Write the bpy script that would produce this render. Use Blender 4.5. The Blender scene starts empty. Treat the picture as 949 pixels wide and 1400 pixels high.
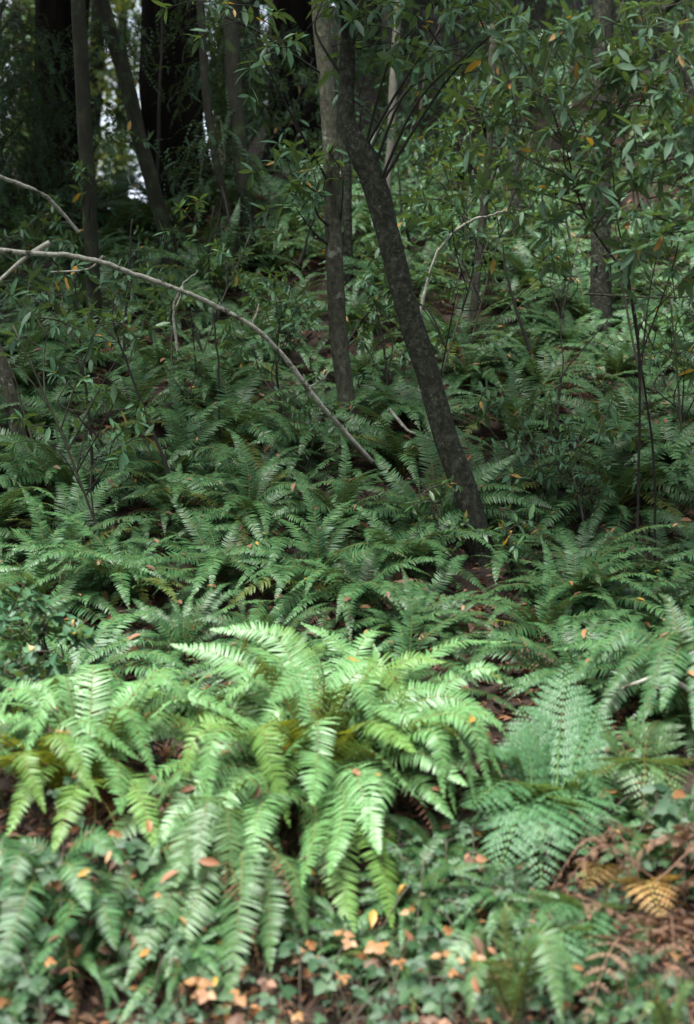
import bpy, math, random
import numpy as np
from mathutils import Vector, Matrix

rng = np.random.default_rng(11)
random.seed(11)
SC = bpy.context.scene
COL = SC.collection
R = math.radians

# ------------------------------------------------------------------ camera, sky, sun, exposure
CAM_Z = 1.6
cd = bpy.data.cameras.new('camera'); cam = bpy.data.objects.new('camera', cd); COL.objects.link(cam)
cam.location = (0, 0, CAM_Z); cam.rotation_euler = (R(90), 0, 0)
cd.sensor_fit = 'VERTICAL'; cd.sensor_height = 36; cd.sensor_width = 24.4; cd.lens = 50
cd.clip_start = .05; cd.clip_end = 2000
cd.dof.use_dof = True; cd.dof.focus_distance = 7.0; cd.dof.aperture_fstop = 1.9
SC.camera = cam

SUN_EL, SUN_AZ = 66.0, 215.0          # azimuth from +y, clockwise: behind the camera and to its left
w = bpy.data.worlds.new('World'); SC.world = w; w.use_nodes = True
nt = w.node_tree; nt.nodes.clear()
sky = nt.nodes.new('ShaderNodeTexSky'); sky.sky_type = 'NISHITA'; sky.sun_disc = False
sky.sun_elevation = R(SUN_EL); sky.sun_rotation = R(SUN_AZ); sky.air_density = 1.0; sky.dust_density = 1.5; sky.ozone_density = 1.0
bg = nt.nodes.new('ShaderNodeBackground'); bg.inputs['Strength'].default_value = 0.095
wo = nt.nodes.new('ShaderNodeOutputWorld')
hs = nt.nodes.new('ShaderNodeHueSaturation'); hs.inputs['Saturation'].default_value = .45; hs.inputs['Value'].default_value = 1.15   # a white, thinly overcast sky
nt.links.new(sky.outputs[0], hs.inputs['Color']); nt.links.new(hs.outputs[0], bg.inputs[0]); nt.links.new(bg.outputs[0], wo.inputs[0])
sl = bpy.data.lights.new('sun', 'SUN'); sl.energy = 4.2; sl.angle = R(22); sl.color = (.98, 1, .93)
so = bpy.data.objects.new('sun', sl); COL.objects.link(so)
sd = Vector((math.sin(R(SUN_AZ)) * math.cos(R(SUN_EL)), math.cos(R(SUN_AZ)) * math.cos(R(SUN_EL)), math.sin(R(SUN_EL))))
so.rotation_euler = sd.to_track_quat('Z', 'Y').to_euler()
so.location = sd * 60
vs = SC.view_settings
SC.display_settings.display_device = 'sRGB'
vs.view_transform = 'Standard'; vs.look = 'None'; vs.exposure = 1.85; vs.gamma = 1; vs.use_curve_mapping = False
SC.render.engine = 'CYCLES'
SC.cycles.use_denoising = True
SC.cycles.max_bounces = 6; SC.cycles.diffuse_bounces = 1; SC.cycles.glossy_bounces = 2
SC.cycles.transmission_bounces = 3; SC.cycles.transparent_max_bounces = 4

# ------------------------------------------------------------------ geometry helpers
KX = .72 / 1400.0

# first depth guesses, remapped along camera rays to metres to steepen the slope
GUESSED = [-3000, 5.4, 7, 8.5, 10.5, 12.5, 15, 17, 20, 25, 40, 80, 300, 3000]
METRE = [-3000, 5.4, 6.45, 7.45, 8.75, 9.95, 11.4, 12.5, 14.2, 17.2, 28, 62, 270, 2700]
def D(d): return np.interp(d, GUESSED, METRE)
def Dinv(y): return np.interp(y, METRE, GUESSED)

def PR(px, py, d):
    return Vector(((px - 474.5) * KX * d, d, CAM_Z + (700 - py) * KX * d))

def P(px, py, d):
    return PR(px, py, float(D(d)))

def pix(p):
    return (474.5 + p[0] / p[1] / KX, 700 - (p[2] - CAM_Z) / p[1] / KX)

def sstep(a, b, x):
    t = np.clip((np.asarray(x, float) - a) / (b - a), 0, 1)
    return t * t * (3 - 2 * t)

PY = [-2000, -3, 2.8, 3.3, 3.8, 4.2, 4.6, 5.0, 5.4, 6, 7, 8.5, 10.5, 12.5, 15, 17, 20, 25, 40, 80, 300, 2000]
PZ = [0, 0, .0, .04, .18, .42, .64, .79, .89, 1.02, 1.28, 1.84, 2.66, 3.5, 4.62, 5.45, 6.7, 9.2, 16, 27, 34, 34]

def ground(x, y):
    x = np.asarray(x, float); ym = np.asarray(y, float); y = Dinv(ym); sc_ = np.where(ym > 1, y / np.where(ym > 1, ym, 1), 1.); x = x * sc_
    b = np.interp(y, PY, PZ)
    wl = sstep(-.6, -4, x) * sstep(13, 19, y)
    low = 4.75 - .03 * np.clip(y - 15, 0, 40)
    b = b * (1 - wl) + np.minimum(b, low) * wl
    b = b + .2 * np.clip(x, 0, 7) * sstep(12, 20, y)
    k = sstep(2.2, 4.5, y)
    b = b + k * (.05 * np.sin(x * 2.3 + 1.1 * y) + .04 * np.sin(3.1 * x - 2.2 * y + 1) + .03 * np.sin(5.7 * x + 4.1 * y))
    b = b + .25 * sstep(10, 20, y) * np.sin(.9 * x + .6 * y)*.5
    return CAM_Z + (b - CAM_Z) / sc_

def gz(x, y): return float(ground(x, y))

def hit(px, py):
    prev = 2.6
    for d in np.arange(2.6, 60, .02):
        p = PR(px, py, d)
        if p.z < gz(p.x, p.y):
            return p
    return PR(px, py, 40)

class MB:
    """collects vertices, quads and triangles, then links them as one mesh"""
    def __init__(s): s.v = []; s.q = []; s.t = []; s.n = 0
    def add(s, V, Q=None, T=None, m=0):
        V = np.asarray(V, float).reshape(-1, 3)
        if Q is not None and len(Q): s.q.append((np.asarray(Q, int) + s.n, m))
        if T is not None and len(T): s.t.append((np.asarray(T, int) + s.n, m))
        s.v.append(V); s.n += len(V)
    def merge(s, o, M):
        A = np.array(M)
        off = s.n
        for V in o.v:
            s.v.append(V @ A[:3, :3].T + A[:3, 3]); s.n += len(V)
        s.q += [(q + off, m) for q, m in o.q]; s.t += [(t + off, m) for t, m in o.t]
    def mesh(s, name, mats):
        me = bpy.data.meshes.new(name)
        V = np.concatenate(s.v) if s.v else np.zeros((0, 3))
        li, tot, mi = [], [], []
        for q, m in s.q: li.append(q.ravel()); tot.append(np.full(len(q), 4)); mi.append(np.full(len(q), m))
        for t, m in s.t: li.append(t.ravel()); tot.append(np.full(len(t), 3)); mi.append(np.full(len(t), m))
        li = np.concatenate(li); tot = np.concatenate(tot); mi = np.concatenate(mi)
        me.vertices.add(len(V)); me.vertices.foreach_set('co', V.ravel())
        me.loops.add(len(li)); me.loops.foreach_set('vertex_index', li.astype(np.int32))
        me.polygons.add(len(tot))
        st = np.concatenate([[0], np.cumsum(tot)[:-1]])
        me.polygons.foreach_set('loop_start', st.astype(np.int32))
        me.polygons.foreach_set('material_index', mi.astype(np.int32))
        me.polygons.foreach_set('use_smooth', np.ones(len(tot), bool))
        for m in mats: me.materials.append(m)
        me.update(calc_edges=True); me.validate()
        return me
    def build(s, name, mats, parent=None):
        if not isinstance(mats, (list, tuple)): mats = [mats]
        return link(name, s.mesh(name, mats), parent)

def link(name, data, parent=None, M=None):
    o = bpy.data.objects.new(name, data); COL.objects.link(o)
    if parent is not None: o.parent = parent
    if M is not None: o.matrix_local = M
    return o

def tag(o, label, cat, group=None):
    o['label'] = label; o['category'] = cat
    if group: o['group'] = group
    return o

def thing(name, label, cat, M=None, group=None):
    o = link(name, None, None, M)
    o.empty_display_size = .1
    return tag(o, label, cat, group)

def nrm(a): return a / np.maximum(np.linalg.norm(a, axis=-1, keepdims=True), 1e-9)

def smooth_path(pts, n):
    """Catmull-Rom through the points, n samples"""
    p = np.array([list(q) for q in pts], float)
    p = np.vstack([2 * p[0] - p[1], p, 2 * p[-1] - p[-2]])
    k = len(p) - 3
    out = []
    for u in np.linspace(0, k - 1e-6, n):
        i = int(u); t = u - i
        a, b, c, d = p[i:i + 4]
        out.append(.5 * ((2 * b) + (c - a) * t + (2 * a - 5 * b + 4 * c - d) * t * t + (3 * b - a - 3 * c + d) * t ** 3))
    return np.array(out)

def tube(mb, pts, rad, nseg=8, m=0, rough=0., ridges=0, seed=0):
    pts = np.asarray(pts, float); n = len(pts)
    rad = np.broadcast_to(np.asarray(rad, float), (n,))
    T = nrm(np.gradient(pts, axis=0))
    ref = np.array([1., 0, 0]) if abs(T[0, 0]) < .8 else np.array([0, 1., 0])
    N = nrm(ref - T * (T @ ref)[:, None]); B = np.cross(T, N)
    a = np.linspace(0, 2 * math.pi, nseg, endpoint=False)
    r = rad[:, None] * np.ones((n, nseg))
    g = np.random.default_rng(seed + 5)
    s = np.arange(n)[:, None]
    if rough:
        for k in range(1, 5):
            r *= 1 + rough * np.sin(k * a[None] + g.uniform(0, 6.3) + s * g.uniform(.05, .5)) / k ** .5 * g.uniform(.5, 1)
    if ridges:
        ph = np.cumsum(g.normal(0, .08, (n, 1)), 0)
        r *= 1 + .05 * np.sin(ridges * a[None] + ph * 6) + .035 * np.sin((ridges * 2 + 3) * a[None] + ph * 9 + 1)
    V = pts[:, None] + r[..., None] * (np.cos(a)[None, :, None] * N[:, None] + np.sin(a)[None, :, None] * B[:, None])
    i = np.arange(n - 1)[:, None]; j = np.arange(nseg)[None]
    Q = np.stack([i * nseg + j, i * nseg + (j + 1) % nseg, (i + 1) * nseg + (j + 1) % nseg, (i + 1) * nseg + j], -1).reshape(-1, 4)
    V = V.reshape(-1, 3)
    V = np.vstack([V, pts[-1]])
    j = np.arange(nseg)
    Tn = np.stack([(n - 1) * nseg + j, (n - 1) * nseg + (j + 1) % nseg, np.full(nseg, n * nseg)], -1)
    mb.add(V, Q, Tn, m)

# leaf templates: along +y, up +z, length 1
def leaf_template(w, fold=.25, droop=.15, st=((.3, .85), (.65, .9))):
    V = [(0, 0, 0)]
    for u, k in st:
        z = -droop * u * u
        V += [(-w / 2 * k, u, z + fold * w * k / 2), (0, u, z), (w / 2 * k, u, z + fold * w * k / 2)]
    V.append((0, 1, -droop))
    T = [(0, 2, 1), (0, 3, 2), (4, 5, 7), (5, 6, 7)]
    Q = [(1, 2, 5, 4), (2, 3, 6, 5)]
    return np.array(V, float), np.array(Q), np.array(T)

LAUREL = leaf_template(.3)
OVATE = leaf_template(.72, .2, .12, ((.25, .95), (.62, .8)))
CURL = leaf_template(.42, .5, .3)
SIMPLE = (np.array([(0, 0, 0), (-.2, .5, .05), (.2, .5, .05), (0, 1, -.1)]), np.array([(0, 2, 3, 1)]), np.zeros((0, 3), int))

def scatter_leaves(mb, tpl, pos, dirs, ups, size, m=0):
    """one leaf per row; dirs = where the tip points, ups = face normal hint"""
    V, Q, T = tpl
    pos = np.asarray(pos, float).reshape(-1, 3); n = len(pos)
    if n == 0: return
    D = nrm(np.asarray(dirs, float).reshape(-1, 3)); U = np.asarray(ups, float).reshape(-1, 3)
    U = nrm(U - D * np.sum(U * D, 1, keepdims=True) + 1e-6); S = np.cross(D, U)
    s = np.broadcast_to(np.asarray(size, float), (n,))[:, None, None]
    W = pos[:, None] + s * (V[None, :, 0:1] * S[:, None] + V[None, :, 1:2] * D[:, None] + V[None, :, 2:3] * U[:, None])
    k = len(V); off = (np.arange(n) * k)[:, None, None]
    mb.add(W, (Q[None] + off).reshape(-1, 4) if len(Q) else None, (T[None] + off).reshape(-1, 3) if len(T) else None, m)

# ------------------------------------------------------------------ materials
def new_mat(name):
    m = bpy.data.materials.new(name); m.use_nodes = True
    t = m.node_tree; t.nodes.clear()
    out = t.nodes.new('ShaderNodeOutputMaterial')
    return m, t, out

def nd(t, typ, **kw):
    n = t.nodes.new(typ)
    for k, v in kw.items():
        if k in n.inputs: n.inputs[k].default_value = v
        else: setattr(n, k, v)
    return n

def ramp(t, stops, src):
    r = t.nodes.new('ShaderNodeValToRGB')
    e = r.color_ramp.elements
    while len(e) < len(stops): e.new(.5)
    for i, (p, c) in enumerate(stops):
        e[i].position = p; e[i].color = (*c, 1)
    t.links.new(src, r.inputs[0])
    return r

def leaf_mat(name, cols, under, transl=.28, rough=.42, tcol=None, vary=1.2, noise=6., spec=.5, spots=.7):
    m, t, out = new_mat(name)
    oi = nd(t, 'ShaderNodeObjectInfo')
    geo = nd(t, 'ShaderNodeNewGeometry'); tc = nd(t, 'ShaderNodeTexCoord')
    nz = nd(t, 'ShaderNodeTexNoise', Scale=noise, Detail=3.0)
    t.links.new(tc.outputs['Object'], nz.inputs['Vector'])
    # leaf-to-leaf variation from islands, plus plant-to-plant variation
    a = nd(t, 'ShaderNodeMath', operation='MULTIPLY_ADD'); a.inputs[1].default_value = .45
    t.links.new(geo.outputs['Random Per Island'], a.inputs[0])
    b = nd(t, 'ShaderNodeMath', operation='MULTIPLY_ADD'); b.inputs[1].default_value = .3
    t.links.new(oi.outputs['Random'], b.inputs[0])
    c = nd(t, 'ShaderNodeMath', operation='MULTIPLY_ADD'); c.inputs[1].default_value = .5; c.inputs[2].default_value = -.12
    t.links.new(nz.outputs[0], c.inputs[0]); t.links.new(c.outputs[0], b.inputs[2]); t.links.new(b.outputs[0], a.inputs[2])
    n = len(cols)
    rp = ramp(t, [(.15 + .7 * i / max(n - 1, 1), q) for i, q in enumerate(cols)], a.outputs[0])
    mx = nd(t, 'ShaderNodeMix', data_type='RGBA')
    t.links.new(geo.outputs['Backfacing'], mx.inputs['Factor'])
    n3 = nd(t, 'ShaderNodeTexNoise', Scale=55.0, Detail=4.0, Roughness=.7); t.links.new(tc.outputs['Object'], n3.inputs['Vector'])
    r3 = ramp(t, [(spots, (0, 0, 0)), (spots + .05, (1, 1, 1))], n3.outputs[0])
    sp_ = nd(t, 'ShaderNodeMix', data_type='RGBA'); t.links.new(r3.outputs[0], sp_.inputs['Factor']); t.links.new(rp.outputs[0], sp_.inputs['A']); sp_.inputs['B'].default_value = (.10, .05, .018, 1)
    t.links.new(sp_.outputs['Result'], mx.inputs['A']); mx.inputs['B'].default_value = (*under, 1)
    p = nd(t, 'ShaderNodeBsdfPrincipled', Roughness=rough)
    p.inputs['Specular IOR Level'].default_value = spec
    t.links.new(mx.outputs['Result'], p.inputs['Base Color'])
    tr = nd(t, 'ShaderNodeBsdfTranslucent'); tr.inputs[0].default_value = (*(tcol or (.16, .24, .04)), 1)
    ms = nd(t, 'ShaderNodeMixShader'); ms.inputs[0].default_value = transl
    t.links.new(p.outputs[0], ms.inputs[1]); t.links.new(tr.outputs[0], ms.inputs[2]); t.links.new(ms.outputs[0], out.inputs[0])
    return m

def bark_mat(name, cols, scale=(14, 14, 4), lich=None, lt=.62, bump=.5, rough=.9, big=3., spec=.2):
    m, t, out = new_mat(name)
    tc = nd(t, 'ShaderNodeTexCoord'); mp = nd(t, 'ShaderNodeMapping'); mp.inputs['Scale'].default_value = scale
    t.links.new(tc.outputs['Object'], mp.inputs['Vector'])
    n1 = nd(t, 'ShaderNodeTexNoise', Scale=1.0, Detail=8.0, Roughness=.7); t.links.new(mp.outputs[0], n1.inputs['Vector'])
    rp = ramp(t, [(.25 + .5 * i / (len(cols) - 1), c) for i, c in enumerate(cols)], n1.outputs[0])
    col = rp.outputs[0]
    if lich:
        n2 = nd(t, 'ShaderNodeTexNoise', Scale=big, Detail=7.0, Roughness=.75); t.links.new(tc.outputs['Object'], n2.inputs['Vector'])
        r2 = ramp(t, [(lt, (0, 0, 0)), (lt + .06, (1, 1, 1))], n2.outputs[0])
        mx = nd(t, 'ShaderNodeMix', data_type='RGBA'); t.links.new(r2.outputs[0], mx.inputs['Factor'])
        t.links.new(col, mx.inputs['A']); mx.inputs['B'].default_value = (*lich, 1); col = mx.outputs['Result']
    p = nd(t, 'ShaderNodeBsdfPrincipled', Roughness=rough); p.inputs['Specular IOR Level'].default_value = spec
    t.links.new(col, p.inputs['Base Color'])
    bp = nd(t, 'ShaderNodeBump', Strength=bump, Distance=.02); t.links.new(n1.outputs[0], bp.inputs['Height'])
    t.links.new(bp.outputs[0], p.inputs['Normal']); t.links.new(p.outputs[0], out.inputs[0])
    return m

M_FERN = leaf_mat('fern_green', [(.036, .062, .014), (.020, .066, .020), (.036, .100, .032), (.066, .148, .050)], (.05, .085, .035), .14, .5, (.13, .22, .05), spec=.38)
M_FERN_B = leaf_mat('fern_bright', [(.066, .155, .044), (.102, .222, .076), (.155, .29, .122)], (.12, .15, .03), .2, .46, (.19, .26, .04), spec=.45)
M_FERN_O = leaf_mat('fern_olive', [(.075, .14, .02), (.10, .20, .045), (.14, .25, .075)], (.13, .15, .02), .28, .5, (.25, .27, .02), spec=.35, spots=.66)
M_FERN_O2 = leaf_mat('ageing_fern', [(.05, .075, .012), (.075, .11, .02), (.09, .13, .035)], (.09, .10, .02), .24, .5, (.22, .24, .02), spec=.3, spots=.58)
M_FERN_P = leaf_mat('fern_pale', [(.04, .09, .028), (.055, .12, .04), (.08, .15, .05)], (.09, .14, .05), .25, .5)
M_FERN_Y = leaf_mat('fern_yellowed', [(.26, .17, .05), (.36, .23, .08), (.3, .15, .05)], (.26, .16, .06), .3, .6, (.5, .3, .05))
M_LADY = leaf_mat('lady_fern_green', [(.04, .115, .045), (.058, .15, .06), (.075, .18, .075)], (.07, .13, .06), .3, .55)
M_RACHIS = bark_mat('frond_stalk', [(.08, .075, .02), (.14, .12, .04)], bump=.1)
M_DEAD_P = leaf_mat('dead_bracken', [(.07, .035, .02), (.13, .068, .042), (.20, .12, .08)], (.18, .10, .065), .15, .8, (.25, .12, .05))
M_DEAD = leaf_mat('dead_frond', [(.07, .028, .014), (.12, .05, .025), (.17, .085, .045)], (.11, .055, .03), .12, .8, (.2, .07, .02))
M_LEAF = leaf_mat('laurel_green', [(.022, .062, .030), (.036, .095, .045), (.06, .14, .062)], (.06, .11, .06), .2, .5, spec=.35)
M_LEAF_L = leaf_mat('young_leaf_green', [(.05, .12, .05), (.075, .16, .06), (.11, .20, .07)], (.09, .15, .07), .3, .4)
M_LEAF_SKY = leaf_mat('skylit_laurel_green', [(.035, .09, .048), (.06, .13, .07), (.10, .18, .105)], (.10, .16, .10), .25, .55, spec=.35)  # paler copy of the laurel green, sky reflection put into its colour
M_YEL = leaf_mat('yellow_leaf', [(.28, .16, .025), (.38, .22, .04), (.3, .12, .03)], (.28, .18, .05), .25, .5, (.6, .35, .03))
M_PEACH = leaf_mat('autumn_leaf', [(.17, .07, .025), (.26, .12, .045), (.30, .18, .08)], (.2, .115, .055), .2, .55, (.6, .25, .08))
M_BRAM = leaf_mat('bramble_green', [(.014, .038, .016), (.024, .062, .026), (.05, .095, .038)], (.06, .10, .06), .2, .55, spec=.35)
M_LITTER = leaf_mat('fallen_leaf', [(.035, .016, .01), (.07, .03, .016), (.11, .055, .03), (.20, .08, .035), (.08, .045, .03)], (.25, .12, .06), .1, .65, (.4, .15, .04))
M_CROWN = leaf_mat('tree_leaf', [(.03, .07, .025), (.045, .10, .035), (.06, .12, .04)], (.06, .1, .04), .15, .55, noise=2.)
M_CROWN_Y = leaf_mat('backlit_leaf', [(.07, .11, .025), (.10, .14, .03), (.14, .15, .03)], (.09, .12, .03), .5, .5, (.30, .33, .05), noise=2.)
M_NEEDLE = leaf_mat('redwood_needle', [(.014, .034, .018), (.022, .05, .026), (.03, .065, .032)], (.03, .05, .03), .12, .8, spec=.15)
M_BARK_DARK = bark_mat('dark_mottled_bark', [(.009, .0095, .007), (.026, .027, .020), (.085, .087, .067)], (45, 45, 38), (.15, .155, .125), .60, 1., .95, 26., spec=.1)
M_BARK_GREY = bark_mat('grey_brown_bark', [(.025, .024, .017), (.062, .060, .044), (.14, .14, .11)], (40, 40, 26), (.23, .23, .19), .6, .8, .95, 7., spec=.1)
M_BARK_PALE = bark_mat('pale_bark', [(.06, .056, .045), (.11, .105, .085), (.18, .17, .145)], (18, 18, 9), (.05, .055, .04), .6, .4, .9, 12.)
M_BARK_RED = bark_mat('redwood_bark', [(.003, .003, .003), (.008, .0065, .0055), (.018, .014, .011)], (9, 9, .9), None, .6, 1., .95, spec=.03)
M_BARK_MOSS = bark_mat('mossy_bark', [(.009, .009, .006), (.018, .018, .012), (.034, .034, .025)], (18, 18, 8), (.03, .05, .018), .55, .6, .95, 7.)
M_TWIG = bark_mat('twig_bark', [(.05, .045, .035), (.09, .08, .06)], bump=.2)
M_TWIG_DARK = bark_mat('dark_twig_bark', [(.014, .014, .011), (.03, .028, .022)], bump=.2)
M_DEADWOOD = bark_mat('weathered_wood', [(.13, .124, .10), (.27, .26, .22), (.46, .45, .39)], (45, 45, 45), (.05, .048, .034), .54, .6, .95, 11., spec=.1)

def ground_mat():
    m, t, out = new_mat('forest_soil')
    tc = nd(t, 'ShaderNodeTexCoord')
    n1 = nd(t, 'ShaderNodeTexNoise', Scale=9.0, Detail=10.0, Roughness=.75); t.links.new(tc.outputs['Object'], n1.inputs['Vector'])
    v = nd(t, 'ShaderNodeTexVoronoi', Scale=28.0); t.links.new(tc.outputs['Object'], v.inputs['Vector'])
    r1 = ramp(t, [(.3, (.006, .004, .003)), (.5, (.014, .009, .006)), (.7, (.03, .018, .012))], n1.outputs[0])
    r2 = ramp(t, [(0, (.01, .006, .004)), (.45, (.035, .015, .009)), (.8, (.05, .026, .015)), (1, (.02, .01, .007))], v.outputs['Color'])
    mx = nd(t, 'ShaderNodeMix', data_type='RGBA'); mx.inputs['Factor'].default_value = .55
    t.links.new(r1.outputs[0], mx.inputs['A']); t.links.new(r2.outputs[0], mx.inputs['B'])
    p = nd(t, 'ShaderNodeBsdfPrincipled', Roughness=.95); t.links.new(mx.outputs['Result'], p.inputs['Base Color'])
    bp = nd(t, 'ShaderNodeBump', Strength=.9, Distance=.03); t.links.new(n1.outputs[0], bp.inputs['Height'])
    t.links.new(bp.outputs[0], p.inputs['Normal']); t.links.new(p.outputs[0], out.inputs[0])
    return m
M_SOIL = ground_mat()

# ------------------------------------------------------------------ ground, one sheet to the horizon
def axis(fine_a, fine_b, step, far):
    a = list(np.arange(fine_a, fine_b + 1e-6, step))
    g, s = a[-1], step
    while g < far: s *= 1.35; g += s; a.append(g)
    g, s = a[0], step
    pre = []
    while g > -far: s *= 1.35; g -= s; pre.append(g)
    return np.array(pre[::-1] + a)
gx = axis(-7, 8, .1, 900); gy = axis(2, 24, .1, 1400)
XX, YY = np.meshgrid(gx, gy)
ZZ = ground(XX, YY)
mb = MB(); nx, ny = len(gx), len(gy)
i = np.arange(ny - 1)[:, None]; j = np.arange(nx - 1)[None]
mb.add(np.stack([XX, YY, ZZ], -1), np.stack([i * nx + j, i * nx + j + 1, (i + 1) * nx + j + 1, (i + 1) * nx + j], -1).reshape(-1, 4))
g = mb.build('hillside_ground', M_SOIL); g['kind'] = 'structure'

# ------------------------------------------------------------------ trees
LAND = []            # landmarks (name, foot) used to word the labels

def cluster(fo, tw, c, spread, ntw, leaf, rngl, tpl=LAUREL, src=None, yel=.02, up=.35, young=.0, tw_r=.0022, nl=(8, 13)):
    """a clump of leafy twigs round point c: twigs into tw, leaves into fo (0 green, 1 young, 2 yellow)"""
    c = np.array(c, float)
    if src is None: src = c - np.array([0, 0, spread])
    for k in range(ntw):
        d = nrm(rngl.normal(0, 1, 3) * np.array([1, 1, .55]) + np.array([0, -.25, up]))
        L = spread * rngl.uniform(.5, 1.1)
        a = c + rngl.normal(0, .22, 3) * spread
        b = a + d * L
        mid = (a + b) / 2 + np.array([0, 0, .08 * L])
        path = smooth_path([a, mid, b], 6)
        tube(tw, path, np.linspace(tw_r * 1.5, tw_r * .7, 6), 4)
        n = int(rngl.integers(*nl))
        u = np.concatenate([rngl.uniform(.25, .95, n - 5), np.full(5, 1.)])
        pos = a + (b - a) * u[:, None] + np.array([0, 0, .08 * L]) * (4 * u * (1 - u))[:, None]
        ang = np.arange(n) * 2.4 + rngl.uniform(0, 6)
        e1 = nrm(np.cross(d, [0.1, .2, 1])); e2 = np.cross(d, e1)
        rad = np.cos(ang)[:, None] * e1 + np.sin(ang)[:, None] * e2
        fwd = np.where(u > .97, .55, .5)[:, None]
        dirs = rad + d * fwd + np.array([0, 0, -.3]) + rngl.normal(0, .28, (n, 3))
        ups = np.array([0, 0, 1.]) + .4 * d + rngl.normal(0, .35, (n, 3))
        size = leaf * rngl.uniform(.45, 1.2, n)
        z = rngl.uniform(0, 1, n)
        for mi, sel in ((2, z < yel), (1, (z >= yel) & (z < yel + young)), (0, z >= yel + young)):
            scatter_leaves(fo, tpl, pos[sel], dirs[sel], ups[sel], size[sel], mi)

def branch_to(tw, path, c, r0, rngl, r1=.003):
    """a limb from the nearest lower point of a stem to a clump centre"""
    c = np.array(c, float)
    dz = np.linalg.norm((path - (c - np.array([0, 0, rngl.uniform(.1, .3) + rngl.uniform(.2, .9) * np.min(np.linalg.norm((path - c)[:, :2], axis=1))])) * 1.), axis=1)
    a = path[int(np.argmin(dz))]
    mid = (a + c) / 2 + np.array([0, 0, .06]) * np.linalg.norm(c - a) + rngl.normal(0, .04, 3)
    tube(tw, smooth_path([a, mid, c], 9), np.linspace(r0, r1, 9), 6)

def crown_mesh(name, mat, center, radii, nclump, nleaf, leaf, seed, limbs=None, tpl=SIMPLE):
    g = np.random.default_rng(seed)
    mb = MB()
    u = nrm(g.normal(0, 1, (nclump, 3))) * (g.uniform(0.1, 1, (nclump, 1)) ** .5)
    cc = np.array(center) + u * np.array(radii)
    cs = g.uniform(.16, .34, nclump) * min(radii)
    per = nleaf // nclump
    pos = np.repeat(cc, per, 0) + g.normal(0, 1, (nclump * per, 3)) * np.repeat(cs, per)[:, None] * np.array([1, 1, .6])
    n = len(pos)
    scatter_leaves(mb, tpl, pos, g.normal(0, 1, (n, 3)) * [1, 1, .5] + [0, 0, -.3], g.normal(0, .5, (n, 3)) + [0, 0, 1], leaf * g.uniform(.6, 1.2, n))
    return mb, cc

def tree(name, label, mat, pxs, d, wpx, cat='tree', depth_lean=0., foot=None, crown=None, rough=.05, ridges=0, flare=1.25, top=1.0,
         clusters=(), leaf=.1, seed=0, land=None, nseg=14, group=None, cleaf=M_CROWN, clustermat=None, prof=None):
    """trunk through photo points (top first), all near depth d; continues to the ground below the last one"""
    gl = np.random.default_rng(seed + 100)
    pts = [P(x, y, d + depth_lean * k / max(len(pxs) - 1, 1)) for k, (x, y) in enumerate(reversed(pxs))]
    lastp, prev = pts[0], pts[1]
    dirn = (lastp - prev); dirn /= max(abs(dirn.z), 1e-3)
    f = lastp.copy()
    for _ in range(60):
        if f.z < gz(f.x, f.y) - .12: break
        f = f + Vector((dirn.x * .05, dirn.y * .05, -.05))
    foot = f
    base = Vector((foot.x, foot.y, gz(foot.x, foot.y)))
    allp = [foot] + pts if (foot - pts[0]).length > .06 else pts
    n = max(24, len(allp) * 10)
    path = smooth_path(allp, n)
    wr = wpx * KX * float(D(d)) / 2
    h = np.linspace(0, 1, n)
    rad = wr * (1 + (top - 1) * h) * (1 + (flare - 1) * np.exp(-h * 14))
    if prof: rad = rad * np.interp(h, np.linspace(0, 1, len(prof)), prof)
    if prof:
        gk = np.random.default_rng(seed); sm = np.convolve(gk.normal(0, 1, n + 12), np.ones(7) / 7, 'valid')[:n]; rad = rad * (1 + .05 * sm)
    root = thing(name, label, cat, Matrix.Translation(base), group)
    off = np.array(base)
    mb = MB(); tube(mb, path - off, rad, nseg, 0, rough, ridges, seed)
    mb.build('trunk', mat, root)
    if crown or clusters:
        tw = MB(); fo = MB()
        if crown:
            for c, rr, nc, nl, lf in crown:
                cn = np.array([c[0] * float(D(c[1])) / c[1], float(D(c[1])), c[2]])
                cm, cc = crown_mesh('crown', cleaf, cn - off, rr, nc, nl, lf, seed + 7)
                cm.build('crown', cleaf, root)
                lim = MB()
                for q in cc[::3]:
                    branch_to(lim, (path - off)[int(.72 * n):], q, .03, gl, .008)
                lim.build('limb', mat, root)
        for (cx, cy, dd, spread, ntw) in clusters:
            c = np.array(P(cx, cy, d + dd)) - off
            branch_to(tw, path - off, c, .008, gl)
            cluster(fo, tw, c, spread, ntw, leaf, gl)
        if clusters:
            tw.build('branch', M_TWIG_DARK, root)
            fo.build('foliage', clustermat or [M_LEAF, M_LEAF_L, M_YEL], root)
    if land: LAND.append((land, base))
    return root

def above(px, py, d):
    return tuple(P(px, py, d))

# the leaning tree in the middle
tree('leaning_tree', 'dark leaning tree trunk with pale speckles rising bare from the ferns', M_BARK_DARK,
     [(500, -420), (478, 0), (474, 110), (476, 170), (496, 215), (516, 265), (535, 335), (558, 430), (588, 520), (614, 610), (640, 685), (660, 760)],
     7.1, 33, crown=[((-.2, 5.2, 6.9), (3.1, 1.7, 1.2), 60, 6200, .14)], rough=.05, flare=1.35, top=1, seed=1, prof=[1.08, 1, 1, 1, 1, 1.02, .98, 1.05, 1.08, .72, .66, .62, .4], land="leaning trunk's foot", nseg=18,
     clusters=[(560, 40, -.4, .3, 5), (610, 30, -.6, .34, 6), (655, 60, -.5, .3, 5), (600, 100, -.2, .26, 4), (470, 60, .2, .3, 5), (500, 140, .3, .26, 5), (520, 10, .2, .3, 5), (690, 30, -.6, .3, 5), (440, 5, 0, .3, 5)], leaf=.1)
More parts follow.
